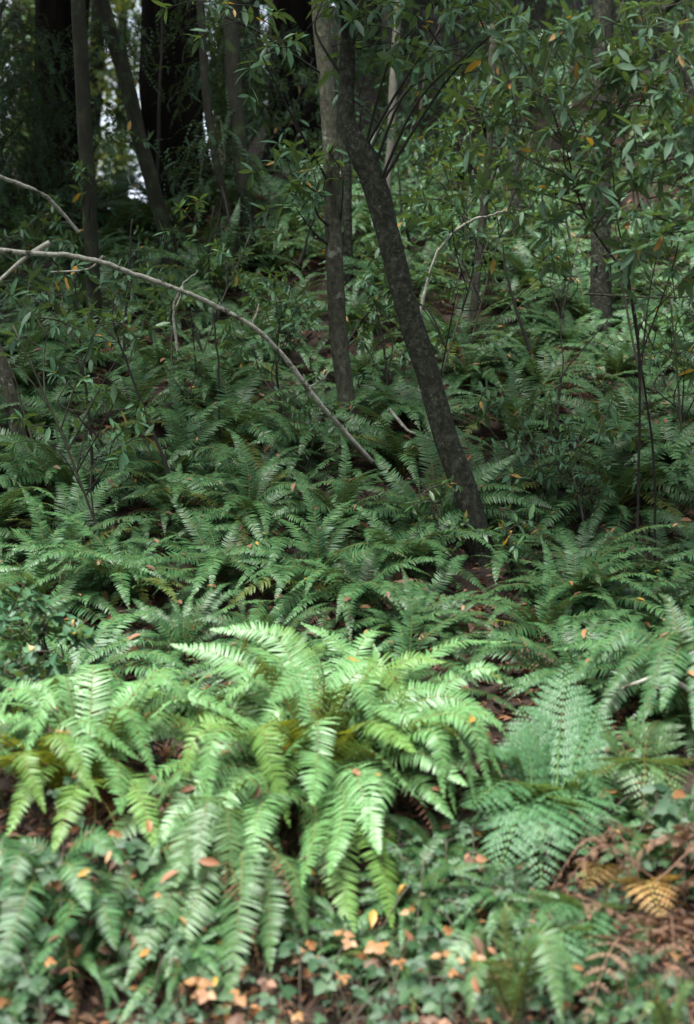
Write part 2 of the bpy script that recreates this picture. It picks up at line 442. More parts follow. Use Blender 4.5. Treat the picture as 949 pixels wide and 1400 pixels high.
# slender grey-brown tree just left of it
tree('slender_tree', 'straight slender grey-brown trunk just left of the dark leaning trunk', M_BARK_GREY,
     [(425, -900), (430, -300), (437, 0), (447, 110), (455, 280), (460, 420), (470, 520), (484, 600)],
     8.9, 24, crown=[((-1.2, 8.4, 7.9), (1.7, 1.4, 1.3), 40, 1800, .13)], rough=.03, flare=1.1, top=.95, seed=2, land="slender grey trunk's foot",
     clusters=[(300, 20, -.6, .34, 6), (350, 60, -.8, .32, 6), (395, 235, -.2, .2, 5), (430, 262, -.25, .2, 6), (470, 235, -.2, .16, 3), (405, 285, -.2, .2, 4)], leaf=.1)
tree('shaded_tree', 'narrow dark trunk half hidden behind the slender grey-brown one', M_BARK_DARK,
     [(462, -400), (466, -60), (470, 100), (473, 240), (475, 335)], 12.2, 15, rough=.05, seed=3, crown=[((0, 12.8, 12.5), (1.3, 1.3, 1.6), 30, 1200, .14)])
# big redwoods
tree('redwood_tree', 'broad black-brown redwood trunk with flared base, widest and central of the big three', M_BARK_RED,
     [(232, -900), (233, -200), (233, 60), (237, 160), (243, 230), (250, 290), (256, 322)], 15.2, 92, rough=.05, ridges=9, flare=1.55, top=.8, seed=4, crown=[((-2.9, 15.4, 14.5), (2.2, 2.4, 5.), 50, 7000, .28)], cleaf=M_NEEDLE, nseg=48,
     land="broad redwood's foot")
tree('redwood_tree', 'dark redwood trunk at the far left edge beyond the thin mossy tree', M_BARK_RED,
     [(86, -900), (86, -100), (85, 100), (84, 240), (82, 318)], 17.2, 80, rough=.05, ridges=8, flare=1.3, top=.85, seed=5, crown=[((-4.6, 16.4, 13), (2.8, 2.8, 5.), 60, 8000, .28)], cleaf=M_NEEDLE, nseg=48)
tree('redwood_tree', 'dark blue-black redwood trunk standing uphill behind the slender grey-brown tree', M_BARK_RED,
     [(410, -900), (408, -100), (406, 60), (405, 160), (402, 235)], 19.5, 76, rough=.05, ridges=8, flare=1.35, top=.85, seed=6, crown=[((-1.5, 20, 15), (1.7, 1.8, 5.), 40, 4000, .28)], cleaf=M_NEEDLE, nseg=48,
     land="uphill redwood's foot")
# thinner trees on the left
tree('mossy_tree', 'thin straight dark green mossy trunk in front of the left redwood', M_BARK_MOSS,
     [(95, -700), (103, -200), (107, 0), (115, 160), (122, 280), (128, 400), (133, 505)], 10.6, 20, rough=.04, seed=7, land="thin mossy trunk's foot",
     crown=[((-3.9, 10.4, 7.6), (1.9, 1.9, 1.4), 36, 8000, .13)],
     clusters=[(125, 262, -.2, .17, 4), (30, 330, .3, .22, 5), (70, 300, .2, .2, 5), (20, 380, 0, .2, 4), (95, 350, .2, .18, 4)], leaf=.085)
tree('mossy_tree', 'thin dark trunk slanting across the gap of white sky', M_BARK_MOSS,
     [(90, -500), (115, -150), (138, 0), (170, 100), (187, 175), (205, 240), (222, 300), (237, 362)], 12.6, 21, rough=.05, seed=8,
     crown=[((-4.6, 12.6, 8.8), (2.2, 2.0, 1.4), 30, 10000, .13)],
     clusters=[(160, 190, -.2, .2, 4)], leaf=.09)
tree('mossy_tree', 'very thin dark pole of a tree leaning right of the broad redwood', M_BARK_MOSS,
     [(255, -500), (265, -100), (274, 0), (283, 140), (300, 240), (318, 320), (333, 402)], 12.6, 11, rough=.05, seed=9)
tree('mossy_tree', 'thin dull brown-green trunk between broad redwood and slender grey-brown trunk', M_BARK_MOSS,
     [(295, -500), (305, -100), (314, 20), (321, 110), (328, 210), (337, 310), (350, 402)], 12.8, 20, rough=.05, seed=10,
     crown=[((-2.9, 13.4, 9.2), (1.6, 1.6, 1.4), 30, 3000, .13)])
tree('slanting_tree', 'short brown trunk leaning out at the left edge among ferns', M_BARK_GREY,
     [(-120, 150), (-60, 350), (-8, 475), (14, 545), (30, 610), (38, 655)], 8.6, 22, rough=.05, seed=11, land="brown trunk at the left edge",
     crown=[((-3.4, 7.4, 6.3), (2.0, 1.9, 1.3), 46, 4800, .14)])
# pale and dark poles on the right
tree('pale_tree', 'thin crooked pale grey trunk, the lightest upright trunk on the slope', M_BARK_PALE,
     [(552, -500), (546, -60), (541, 60), (538, 120), (535, 190), (530, 240), (528, 300)], 13.5, 11, rough=.08, seed=12, flare=1.1, land="thin pale trunk's foot",
     crown=[((1.2, 14, 13), (1.3, 1.3, 1.4), 30, 1200, .14)])
tree('young_tree', 'thin straight brown pole tree standing right of the leaning trunk', M_BARK_GREY,
     [(682, -500), (678, -60), (672, 100), (667, 220), (655, 350), (645, 450)], 10.8, 11, rough=.05, seed=13, flare=1.1, land="thin brown pole's foot",
     clusters=[(640, 150, -.4, .26, 5), (690, 180, -.5, .26, 5), (700, 110, -.4, .26, 5), (620, 200, -.2, .2, 4)], leaf=.11)
tree('shaded_tree', 'thick dark trunk behind the leafy sapling on the right', M_BARK_DARK,
     [(826, -700), (826, -200), (825, 0), (823, 160), (821, 330), (823, 488)], 11.2, 27, rough=.05, seed=14, land="dark trunk on the right",
     crown=[((4.4, 11.6, 10.5), (1.6, 1.6, 1.5), 40, 2000, .13)])
tree('shaded_tree', 'short dark broken trunk among the ferns between the pole tree and dark trunk', M_BARK_DARK,
     [(702, 205), (704, 235), (707, 270), (709, 302)], 13.4, 17, rough=.08, seed=15)
tree('shaded_tree', 'crooked thin dark stems at the top right corner', M_BARK_DARK,
     [(896, -300), (899, -40), (903, 20), (915, 60), (933, 98), (945, 130), (952, 200)], 9.4, 11, rough=.06, seed=16,
     crown=[((5.2, 10.2, 8.4), (1.8, 1.8, 1.4), 36, 3500, .13)])
# unseen trees added behind and beside the viewer to block low sky light
for k, (x, y, h) in enumerate([(-13, -7, 13), (-8, -9, 15), (-3.5, -8, 13), (1.5, -9, 15), (6, -8, 13), (11, -7, 14), (-10, 1, 12), (10.5, 2, 12)]):
    root = thing('sky_blocking_tree', f"unseen tree added to block low sky, {'behind the viewer across the road' if y < 0 else 'beside the viewer on the road edge'}, number {['one', 'two', 'three', 'four', 'five', 'six', 'seven', 'eight'][k]}", 'tree', Matrix.Translation((x, y, 0)))
    mb = MB(); tube(mb, smooth_path([(0, 0, -.2), (.1, 0, h * .5), (-.1, .1, h)], 24), np.linspace(.22, .06, 24), 12, 0, .05, 0, k); mb.build('trunk', M_BARK_DARK, root)
    cm, cc = crown_mesh('crown', M_CROWN, (0, 0, h * .5), (3.0, 2.6, h * .48), 60, 9000, .3, 160 + k); cm.build('crown', M_CROWN, root)
# trees out of view to the sides, whose crowns close the canopy
for k, (x, y, h, lab) in enumerate([(7.6, 15.5, 11, 'tall tree just out of view on the right, upslope'), (-6.2, 12.5, 10.5, 'tall tree just out of view on the left, upslope')]):
    y = float(D(y)); z0 = gz(x, y)
    root = thing('canopy_tree', lab, 'tree', Matrix.Translation((x, y, z0)))
    mb = MB(); tube(mb, smooth_path([(0, 0, -.2), (.1, 0, h * .5), (-.1, .1, h)], 24), np.linspace(.16, .06, 24), 12, 0, .05, 0, k); mb.build('trunk', M_BARK_DARK, root)
    cm, cc = crown_mesh('crown', M_CROWN, (0, 0, h * .85), (2.8, 2.8, 2), 50, 10000, .14, 60 + k); cm.build('crown', M_CROWN, root)

# ------------------------------------------------------------------ fern fronds
def frond(mb, spine, W, npairs, gl, m=0, ms=1, s0=.12, sweep=9, vdroop=.12, tipw=None, curl=0., miss=.02, stalk=.0035, B=None, fat=.8, face=None):
    """sword-fern frond along a spine; returns sample points and normals on its upper face"""
    spine = np.asarray(spine, float); n = len(spine)
    sl_ = np.concatenate([[0], np.cumsum(np.linalg.norm(np.diff(spine, axis=0), axis=1))]); Lt = sl_[-1]
    T_ = nrm(np.gradient(spine, axis=0))
    h = spine[-1] - spine[0]; h = np.array([h[0], h[1], 0.])
    if face is not None:
        B = nrm(np.cross(spine[-1] - spine[0], face))
    if B is None:
        B = np.cross(nrm(h), [0, 0, 1.]) if np.linalg.norm(h) > 1e-3 else np.array([1., 0, 0])
    u = np.linspace(0, 1, npairs); s = s0 + (1 - s0) * (1 - (1 - u) ** 1.12) * .985
    s = np.concatenate([s, s]); side = np.repeat([1., -1.], npairs); k = len(s)
    s = np.clip(s + gl.normal(0, .0022, k), 0, .995)
    at = lambda A: np.stack([np.interp(s * Lt, sl_, A[:, c]) for c in range(3)], -1)
    p, T = at(spine), nrm(at(T_))
    N = nrm(np.cross(np.broadcast_to(B, T.shape), T)); Bv = np.cross(T, N)
    shp = np.where(s < .32, .62 + .38 * np.sin(np.clip((s - s0) / (.32 - s0), 0, 1) * math.pi / 2), 1 - np.clip((s - .32) / .68, 0, 1) ** 1.75 * .97)
    l = W / 2 * shp * gl.normal(1, .06, k)
    sp = Lt * (1 - s0) / npairs
    wp = np.minimum(sp * fat, l * .5 + .002)
    sw = np.radians(sweep + gl.normal(0, 4, k) + 14 * s)
    D = side[:, None] * np.cos(sw)[:, None] * Bv + np.sin(sw)[:, None] * T
    Wv = np.cos(sw)[:, None] * T - side[:, None] * np.sin(sw)[:, None] * Bv
    tw = gl.normal(.05, .12, k) + curl
    Wv = nrm(Wv * np.cos(tw)[:, None] + N * np.sin(tw)[:, None])
    lift = gl.normal(.10, .07, k); dr = gl.normal(vdroop + .12, .06, k)
    us = np.array([0, .3, .68, 1.]); ws = np.array([.8, 1., .74, .08]) / 2
    q = p[:, None] + D[:, None] * (l[:, None] * us)[..., None] + N[:, None] * (l[:, None] * (lift[:, None] * us - dr[:, None] * us ** 2))[..., None]
    q = q + T[:, None] * (l[:, None] * .10 * us ** 2)[..., None]
    e = (wp[:, None] * ws)[..., None] * Wv[:, None]
    keep = gl.uniform(0, 1, k) > miss
    V = np.stack([q - e, q + e], 2)[keep]; kk = len(V)
    b = np.arange(3)
    Q = np.stack([b * 2, b * 2 + 1, b * 2 + 3, b * 2 + 2], -1)
    Q = np.where((side[keep] < 0)[:, None, None], Q[None], Q[None, :, ::-1]) + (np.arange(kk) * 8)[:, None, None]
    mb.add(V, Q.reshape(-1, 4), None, m)
    tube(mb, spine - nrm(np.cross(np.broadcast_to(B, T_.shape), T_)) * .001, np.linspace(stalk, stalk * .25, n), 4, ms)
    kq = (s > .3) & (s < .92) & (side > 0)
    return p[kq], N[kq]

def arc_spine(L, e0, e1, n=16, bend=0., power=1.0):
    t = np.linspace(0, 1, n)
    e = np.radians(e0 + (e1 - e0) * t ** power)
    az = bend * t ** 1.5
    st = np.stack([np.cos(e) * np.sin(az), np.cos(e) * np.cos(az), np.sin(e)], -1) * L / (n - 1)
    return np.vstack([[0, 0, 0], np.cumsum(st[:-1], 0)])

# pool of frond shapes shared by the ferns of the slope: (mesh, surface points, normals)
POOL = {}
def make_pool(key, mats, n, seed, Wr, e0r, e1r, npairs, **kw):
    g = np.random.default_rng(seed); out = []
    for k in range(n):
        mb = MB()
        sp = arc_spine(1., g.uniform(*e0r), g.uniform(*e1r), bend=g.normal(0, .35), power=g.uniform(.8, 1.3))
        p, N = frond(mb, sp, g.uniform(*Wr), npairs, g, stalk=.005, **kw)
        out.append((mb, mb.mesh('frond', mats), p, N))
    POOL[key] = out
make_pool('arch', [M_FERN, M_RACHIS], 14, 21, (.15, .215), (56, 78), (-70, -20), 42)
make_pool('up', [M_FERN, M_RACHIS], 6, 22, (.14, .2), (72, 86), (-25, 30), 42)
make_pool('low', [M_FERN, M_RACHIS], 10, 23, (.15, .21), (35, 58), (-70, -25), 42)
make_pool('dead', [M_DEAD, M_RACHIS], 5, 24, (.10, .15), (10, 35), (-88, -70), 26, vdroop=.7, curl=.9, miss=.3)

make_pool('old', [M_FERN_O2, M_RACHIS], 5, 27, (.13, .19), (40, 70), (-75, -35), 38, miss=.08)
make_pool('brown', [M_DEAD_P, M_RACHIS], 4, 28, (.12, .17), (30, 60), (-80, -50), 32, vdroop=.5, curl=.5, miss=.2)
REST = []             # (point, normal) where a fallen leaf may lie on a frond
def plan_fern(g, nf, size, down=.6):
    """list of (key, index, matrix) for one rosette; -y is downhill"""
    pl = []
    for k in range(nf):
        az = 2.399 * k + g.normal(0, .25)
        dn = (1 + math.cos(az)) / 2        # az = 0 points downhill
        if k < nf * .12: key = 'up'
        elif g.uniform() < .10: key = 'old'
        elif g.uniform() < .05: key = 'brown'
        elif g.uniform() < .2 + .55 * dn * down: key = 'low'
        else: key = 'arch'
        L = size * g.uniform(.72, 1.12) * (.9 + .18 * dn)
        M = Matrix.Rotation(math.pi + az, 4, 'Z') @ Matrix.Rotation(g.normal(0, .18), 4, 'Y') @ Matrix.Scale(L, 4)
        pl.append((key, int(g.integers(len(POOL[key]))), M))
    for k in range(int(g.integers(2, 5))):
        pl.append(('dead', int(g.integers(5)), Matrix.Rotation(math.pi + g.normal(0, 1.2), 4, 'Z') @ Matrix.Scale(size * g.uniform(.5, .75), 4)))
    return pl

PLANTS = []
def add_rest(M, p, N, g, n):
    if n <= 0: return
    A = np.array(M)
    for q in g.integers(0, len(p), n):
        REST.append((A[:3, :3] @ p[q] + A[:3, 3], nrm(A[:3, :3] @ N[q])))

def place_fern(plan, M, parts, merged=None, g=None, rest=.25):
    root = thing('sword_fern', '', 'fern', M, 'sword ferns covering the slope')
    if parts:
        for key, i, m in plan:
            mb, me, p, N = POOL[key][i]
            link('dead_frond' if key in ('dead', 'brown') else 'frond', me, root, m)
            if key not in ('dead', 'brown') and g.uniform() < rest: add_rest(M @ m, p, N, g, 1)
    else:
        link('fronds', merged, root)
        for key, i, m in plan:
            if key not in ('dead', 'brown') and g.uniform() < rest: add_rest(M @ m, *POOL[key][i][2:], g, 1)
    PLANTS.append(root)
    return root

gf = np.random.default_rng(5)
PLANS = [plan_fern(gf, int(gf.integers(24, 36)), 1.) for _ in range(7)]
MERGED = []
for pl in PLANS:
    mb = MB()
    for key, i, m in pl:
        src = POOL[key][i][0]
        dm = MB(); dm.v = src.v; dm.n = src.n
        sl2 = {'dead': 2, 'old': 4, 'brown': 2}.get(key, 0)
        dm.q = [(q, mm + sl2) for q, mm in src.q]; dm.t = [(t, mm + sl2) for t, mm in src.t]
        mb.merge(dm, m)
    MERGED.append(mb.mesh('fronds', [M_FERN, M_RACHIS, M_DEAD, M_RACHIS, M_FERN_O2, M_RACHIS]))

def in_frame(x, y, z, mx=90, my=120):
    a, b = pix((x, y, z)); return -mx < a < 949 + mx and -my < b < 1400 + my

spots = []
# ferns one can pick out in the photograph: (px, py of the crown's base, depth, size)
PICK = [(612, 862, 5.9, .34), (490, 800, 6.35, .66), (555, 870, 5.85, .42), (430, 770, 6.7, .7), (300, 760, 6.9, .72), (170, 770, 6.7, .66), (60, 760, 6.6, .7),
        (790, 800, 6.4, .72), (740, 850, 6.0, .6), (880, 830, 6.2, .62), (790, 740, 7.1, .6), (250, 850, 6.1, .5), (380, 840, 6.1, .55),
        (930, 960, 5.2, .7), (900, 740, 7.0, .6), (460, 690, 7.6, .6), (740, 500, 9.8, .7), (850, 560, 9.0, .75), (240, 640, 8.3, .8), (30, 840, 6.0, .55)]
for px, py, d, s in PICK:
    s *= .85
    p = P(px, py, d); spots.append((p.x, p.y, s))
cand = 0
while cand < 16000 and len(spots) < 298:
    cand += 1
    y = gf.uniform(5.3, 17) if cand % 3 == 0 else gf.uniform(5.3, 11.5); y = float(D(y)); x = gf.uniform(-.27, .27) * y * 1.08 + gf.normal(0, .1)
    z = gz(x, y)
    if not in_frame(x, y, z + .3): continue
    a, b = pix((x, y, z))
    if 245 < a < 405 and 268 < b < 372 and gf.uniform() < .93: continue     # bare litter patch by the redwood
    if a < 420 and y > 12.5: continue
    if y > 10.2 and a > 540 and gf.uniform() < .25: continue
    if 548 < a < 722 and y < 6.8: continue
    sep = (.36 + .03 * max(0, y - 6.2)) * (1.35 if gf.uniform() < .35 else 1)
    if any((x - q[0]) ** 2 + (y - q[1]) ** 2 < sep ** 2 for q in spots): continue
    spots.append((x, y, gf.uniform(.42, .76) + (.08 if y > 9 else 0) - (.08 if y < 5.9 else 0)))
for i, (x, y, s) in enumerate(spots):
    k = int(gf.integers(7))
    tilt = R(26 + gf.normal(0, 8))
    M = Matrix.Translation((x, y, gz(x, y) - .01)) @ Matrix.Rotation(tilt, 4, 'X') @ Matrix.Rotation(gf.normal(0, .8), 4, 'Z') @ Matrix.Scale(s, 4)
    place_fern(PLANS[k], M, y < 8.0, MERGED[k], gf, .3 if y < 9 else .12)

for px, py, s in [(600, 1180, .3), (640, 1260, .28), (560, 1240, .32), (840, 1360, .3), (760, 1330, .26), (480, 1310, .24), (240, 1320, .3), (120, 1320, .3), (900, 1180, .3), (950, 1150, .32), (20, 1280, .32), (860, 1130, .28), (180, 1260, .3), (560, 1330, .22), (400, 1230, .3), (30, 1370, .26), (300, 1290, .3), (700, 1240, .26)]:
    p = hit(px, py); k = int(gf.integers(7))
    place_fern(PLANS[k], Matrix.Translation(p) @ Matrix.Rotation(R(30), 4, 'X') @ Matrix.Rotation(gf.normal(0, .9), 4, 'Z') @ Matrix.Scale(s, 4), True, None, gf, .25)

# single fronds and seedlings between the rosettes: a cover nobody could count
gu = np.random.default_rng(404); mb = MB()
for k in range(1500):
    y = (5.2 + 6 * gu.uniform()) if k % 5 < 2 else (11.5 + 14 * gu.uniform()); y = float(D(y)); x = gu.uniform(-.28, .28) * y; z = gz(x, y); a, b = pix((x, y, z))
    if (245 < a < 405 and 268 < b < 372 and gu.uniform() < .9) or (a < 400 and y > 12.5): continue
    if 590 < a < 700 and y < 6.7: continue
    src = POOL['low' if k % 3 else 'arch'][k % 10][0]; dm = MB(); dm.v = src.v; dm.n = src.n; dm.q = src.q; dm.t = src.t
    M = Matrix.Translation((x, y, z)) @ Matrix.Rotation(R(26 + gu.normal(0, 8)), 4, 'X') @ Matrix.Rotation(math.pi + gu.normal(0, 1.3), 4, 'Z') @ Matrix.Rotation(gu.normal(0, .25), 4, 'Y') @ Matrix.Scale(gu.uniform(.3, .55) * (1 + .075 * max(0, y - 7)), 4)
    mb.merge(dm, M)
for k in range(1700):
    y = float(D(5.2 + 14 * gu.uniform())); x = gu.choice([-1, 1]) * gu.uniform(.27, .62) * y; z = gz(x, y)
    src = POOL[('low', 'arch', 'up')[k % 3]][k % 6][0]; dm = MB(); dm.v = src.v; dm.n = src.n; dm.q = src.q; dm.t = src.t
    mb.merge(dm, Matrix.Translation((x, y, z)) @ Matrix.Rotation(R(24 + gu.normal(0, 8)), 4, 'X') @ Matrix.Rotation(math.pi + gu.normal(0, 1.6), 4, 'Z') @ Matrix.Scale(gu.uniform(.4, .7), 4))
o = mb.build('fern_undergrowth', [M_FERN, M_RACHIS]); o['kind'] = 'stuff'
# leafy scrub over the upper slope
mb = MB(); n = 9240
cc = np.stack([gu.uniform(-.05, .45, 420), D(gu.uniform(14, 44, 420))], -1); cc[:, 0] *= cc[:, 1]
q = np.repeat(cc, n // 420, 0) + gu.normal(0, .32, (n // 420 * 420, 2)); hgt = np.repeat(gu.uniform(.1, 1., 420), n // 420)
n = len(q); pos = np.stack([q[:, 0], q[:, 1], ground(q[:, 0], q[:, 1]) + hgt * gu.uniform(0, 1.1, n)], -1)
scatter_leaves(mb, LAUREL, pos, gu.normal(0, 1, (n, 3)) + [0, -.4, -.1], gu.normal(0, .4, (n, 3)) + [0, -.4, 1], .12 * gu.uniform(.6, 1.3, n))
o = mb.build('upper_slope_scrub', [M_LEAF]); o['kind'] = 'stuff'

# ------------------------------------------------------------------ the big bright clump on the bank, frond by frond
def hero_fern(name, label, crown, fr, mats, seed, Wm=.135, group=None, npairs=34, dead=6, alt=None):
    """crown = (px,py,d); fr = [(mid px, mid py, mid d), (tip px, tip py, tip d), width]"""
    g = np.random.default_rng(seed)
    c = P(*crown); c.z = min(c.z, gz(c.x, c.y) + .12)
    root = thing(name, label, 'fern', Matrix.Translation(c), group)
    o = np.array(c)
    for mid, tip, wd in fr:
        a = np.array(c) + g.normal(0, .03, 3)
        m_, t_ = np.array(P(*mid)), np.array(P(*tip))
        m_ = m_ + np.array([0, 0, .03]); sp = smooth_path([a, m_, t_], 18) - o
        Lf = np.linalg.norm(np.diff(sp, axis=0), axis=1).sum()
        fc = np.array([g.normal(0, .35), g.uniform(-.8, .15), .75])
        mb = MB(); p, N = frond(mb, sp, wd * Wm / .135, max(18, int(npairs * 1.65 * Lf / .6)), g, s0=.14, face=fc)
        mb.build('frond', [alt if alt and g.uniform() < .2 else mats[0], mats[1]], root)
        if g.uniform() < .5: add_rest(Matrix.Translation(c), p, N, g, 1)
    for k in range(dead):
        i = int(g.integers(5))
        link('dead_frond', POOL['dead'][i][1], root, Matrix.Rotation(math.pi + g.normal(0, 1.0), 4, 'Z') @ Matrix.Scale(g.uniform(.4, .6), 4))
    LAND.append((None, c))
    return root

def ring(c, n, seed, a0, a1, r, dz, L=1., ratio=1.):
    """further fronds fanned round a crown: angles in the picture plane sense, 0 = right, 90 = uphill, -90 = towards the viewer"""
    g = np.random.default_rng(seed); cp = P(*c); cp.z = min(cp.z, gz(cp.x, cp.y) + .12); out = []
    for k in range(n):
        a = R(a0 + (a1 - a0) * (k + g.uniform(.1, .9)) / n)
        ln = r * g.uniform(.75, 1.15) * (.85 if math.sin(a) < -.2 else 1)
        dx, dy = math.cos(a) * ln, math.sin(a) * ln
        rise = dz * g.uniform(.6, 1.2)
        m_ = Vector((cp.x + dx * .5, cp.y + dy * .5, cp.z + rise))
        tx, ty = cp.x + dx, cp.y + dy
        tz = cp.z + rise * (g.uniform(.1, 1.) if dy > -.1 else g.uniform(.0, .6)) + (gz(tx, ty) - cp.z) * (g.uniform(.15, .6) if dy > -.1 else g.uniform(0, .3)) + g.normal(0, .04)
        tz = max(tz, gz(tx, ty) + .03)
        f = lambda v: (474.5 + v[0] / v[1] / KX, 700 - (v[2] - CAM_Z) / v[1] / KX, v[1])
        out.append((f(m_), f((tx, ty, tz)), g.uniform(.11, .15)))
    return out

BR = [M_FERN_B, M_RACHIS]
A = (440, 1060, 4.75)
frA = [((385, 890, 5.05), (285, 860, 5.1), .15), ((330, 925, 4.9), (232, 880, 5.0), .15), ((470, 905, 5.2), (410, 850, 5.3), .14),
       ((440, 925, 4.75), (366, 962, 4.45), .15), ((512, 935, 5.1), (510, 878, 5.2), .11), ((590, 905, 5.0), (702, 876, 5.0), .15),
       ((540, 925, 4.9), (612, 905, 4.85), .14), ((590, 1035, 4.65), (655, 1062, 4.5), .15), ((590, 965, 4.8), (690, 992, 4.75), .15),
       ((520, 985, 4.65), (600, 1005, 4.5), .14), ((385, 1050, 4.5), (345, 1140, 4.25), .15), ((435, 1045, 4.5), (428, 1102, 4.3), .15),
       ((455, 1150, 4.35), (484, 1290, 4.1), .16), ((510, 1145, 4.35), (538, 1272, 4.1), .16), ((325, 960, 4.9), (300, 1000, 4.75), .14),
       ((290, 985, 4.8), (255, 930, 4.85), .13), ((320, 1005, 4.7), (248, 1020, 4.6), .14), ((390, 985, 4.75), (385, 1030, 4.55), .13),
       ((480, 970, 4.9), (560, 940, 4.95), .14), ((310, 1045, 4.5), (205, 1085, 4.35), .15), ((330, 1075, 4.4), (268, 1175, 4.15), .15),
       ((560, 1075, 4.5), (620, 1120, 4.35), .14), ((360, 1110, 4.3), (335, 1240, 4.0), .16), ((415, 930, 5.2), (455, 872, 5.4), .13),
       ((350, 880, 5.2), (330, 905, 5.2), .12), ((555, 1000, 4.7), (640, 985, 4.6), .14), ((485, 1070, 4.45), (520, 1170, 4.2), .15)]
frA2 = [((505, 980, 4.65), (548, 990, 4.45), .15), ((500, 1000, 4.55), (570, 1030, 4.35), .16), ((420, 1015, 4.6), (362, 1068, 4.35), .15), ((505, 1040, 4.5), (585, 1105, 4.3), .15), ((520, 1070, 4.45), (500, 1140, 4.25), .14),
        ((250, 1055, 4.5), (158, 1112, 4.35), .15), ((300, 1065, 4.4), (203, 1168, 4.2), .16), ((380, 950, 4.95), (298, 925, 4.95), .15), ((495, 890, 5.2), (548, 868, 5.3), .13), ((615, 1000, 4.7), (668, 1020, 4.6), .15),
        ((345, 1015, 4.6), (262, 1098, 4.4), .15), ((470, 1105, 4.4), (450, 1200, 4.15), .15), ((400, 890, 5.1), (345, 862, 5.15), .15), ((640, 930, 4.9), (688, 935, 4.8), .14), ((455, 960, 4.75), (500, 945, 4.6), .13),
        ((560, 1040, 4.5), (640, 1075, 4.35), .15), ((430, 1150, 4.3), (400, 1235, 4.1), .14)]
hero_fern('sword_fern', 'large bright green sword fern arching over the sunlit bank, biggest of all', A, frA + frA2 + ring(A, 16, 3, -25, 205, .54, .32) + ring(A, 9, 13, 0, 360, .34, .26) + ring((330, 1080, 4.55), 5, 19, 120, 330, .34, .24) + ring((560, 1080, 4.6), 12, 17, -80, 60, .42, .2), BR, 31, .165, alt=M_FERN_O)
B_ = (120, 1085, 4.6)
frB = [((80, 1010, 4.6), (0, 1030, 4.5), .14), ((90, 960, 4.8), (95, 925, 4.9), .12), ((150, 980, 4.8), (150, 915, 4.9), .12),
       ((60, 1060, 4.4), (5, 1150, 4.2), .14), ((110, 1085, 4.3), (70, 1170, 4.1), .15), ((180, 1085, 4.35), (215, 1165, 4.15), .15),
       ((200, 1010, 4.65), (290, 1020, 4.6), .14), ((60, 985, 4.7), (-30, 960, 4.75), .14), ((205, 960, 4.8), (210, 905, 4.9), .12),
       ((160, 1055, 4.4), (165, 1115, 4.2), .14), ((30, 1010, 4.6), (-60, 1060, 4.5), .14), ((190, 985, 4.8), (250, 965, 4.8), .13)]
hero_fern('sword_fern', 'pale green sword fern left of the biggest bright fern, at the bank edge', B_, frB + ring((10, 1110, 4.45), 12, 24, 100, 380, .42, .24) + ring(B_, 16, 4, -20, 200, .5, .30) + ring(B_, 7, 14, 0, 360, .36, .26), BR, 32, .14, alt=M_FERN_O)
C_ = (300, 1150, 4.35)
frC = [((290, 1190, 4.15), (225, 1340, 3.85), .14), ((330, 1190, 4.1), (310, 1390, 3.75), .16), ((215, 1180, 4.2), (130, 1260, 4.0), .14),
       ((250, 1210, 4.1), (170, 1350, 3.8), .14), ((360, 1200, 4.15), (370, 1330, 3.9), .14), ((265, 1130, 4.25), (240, 1215, 4.0), .14),
       ((390, 1190, 4.2), (420, 1280, 4.0), .14), ((200, 1130, 4.3), (120, 1180, 4.15), .14)]
hero_fern('sword_fern', 'sword fern hanging down the bank below the biggest bright fern', C_, frC + ring(C_, 6, 5, 150, 390, .34, .16), [M_FERN_P, M_RACHIS], 33, .14)
D_ = (60, 1240, 4.1)
hero_fern('sword_fern', 'shaded sword fern drooping over the bank at the lower left corner', D_,
          [((40, 1230, 3.9), (-10, 1350, 3.7), .14), ((100, 1250, 3.9), (40, 1330, 3.7), .15), ((10, 1190, 4.1), (-50, 1230, 4.0), .14), ((130, 1230, 4.0), (160, 1300, 3.8), .13),
           ((60, 1180, 4.2), (20, 1150, 4.2), .13)] + ring(D_, 8, 6, 110, 390, .34, .17), [M_FERN, M_RACHIS], 34, .13)  # deeper green stands in for the shade low on the bank
E_ = (690, 1330, 3.75)
hero_fern('sword_fern', 'small yellow-green fern low on the bank between bramble leaves', E_,
          [((660, 1290, 3.7), (605, 1330, 3.6), .15), ((690, 1270, 3.75), (715, 1250, 3.75), .13), ((730, 1290, 3.7), (800, 1350, 3.6), .14), ((740, 1300, 3.65), (770, 1400, 3.5), .13),
           ((660, 1330, 3.6), (640, 1390, 3.5), .12)], [M_FERN_P, M_RACHIS], 35, .13, npairs=24, dead=0)
F_ = (920, 1400, 3.45)
hero_fern('sword_fern', 'single small light green fern in the lower right corner', F_,
          [((900, 1370, 3.45), (885, 1345, 3.45), .1), ((935, 1370, 3.4), (965, 1360, 3.4), .1), ((900, 1390, 3.35), (870, 1400, 3.3), .1)], [M_FERN_P, M_RACHIS], 36, .11, npairs=20, dead=0)

# right-hand edge ferns on the bank
G_ = (960, 1000, 5.0)
hero_fern('sword_fern', 'long-fronded sword fern reaching in from the right edge above the dead bracken', G_,
          [((900, 930, 5.0), (840, 945, 4.9), .14), ((920, 880, 5.1), (870, 885, 5.1), .14), ((920, 850, 5.3), (900, 810, 5.4), .14), ((930, 990, 4.8), (880, 1020, 4.7), .14),
           ((950, 900, 5.1), (960, 850, 5.2), .13)] + ring(G_, 22, 8, 80, 300, .6, .28), [M_FERN, M_RACHIS], 37, .15)

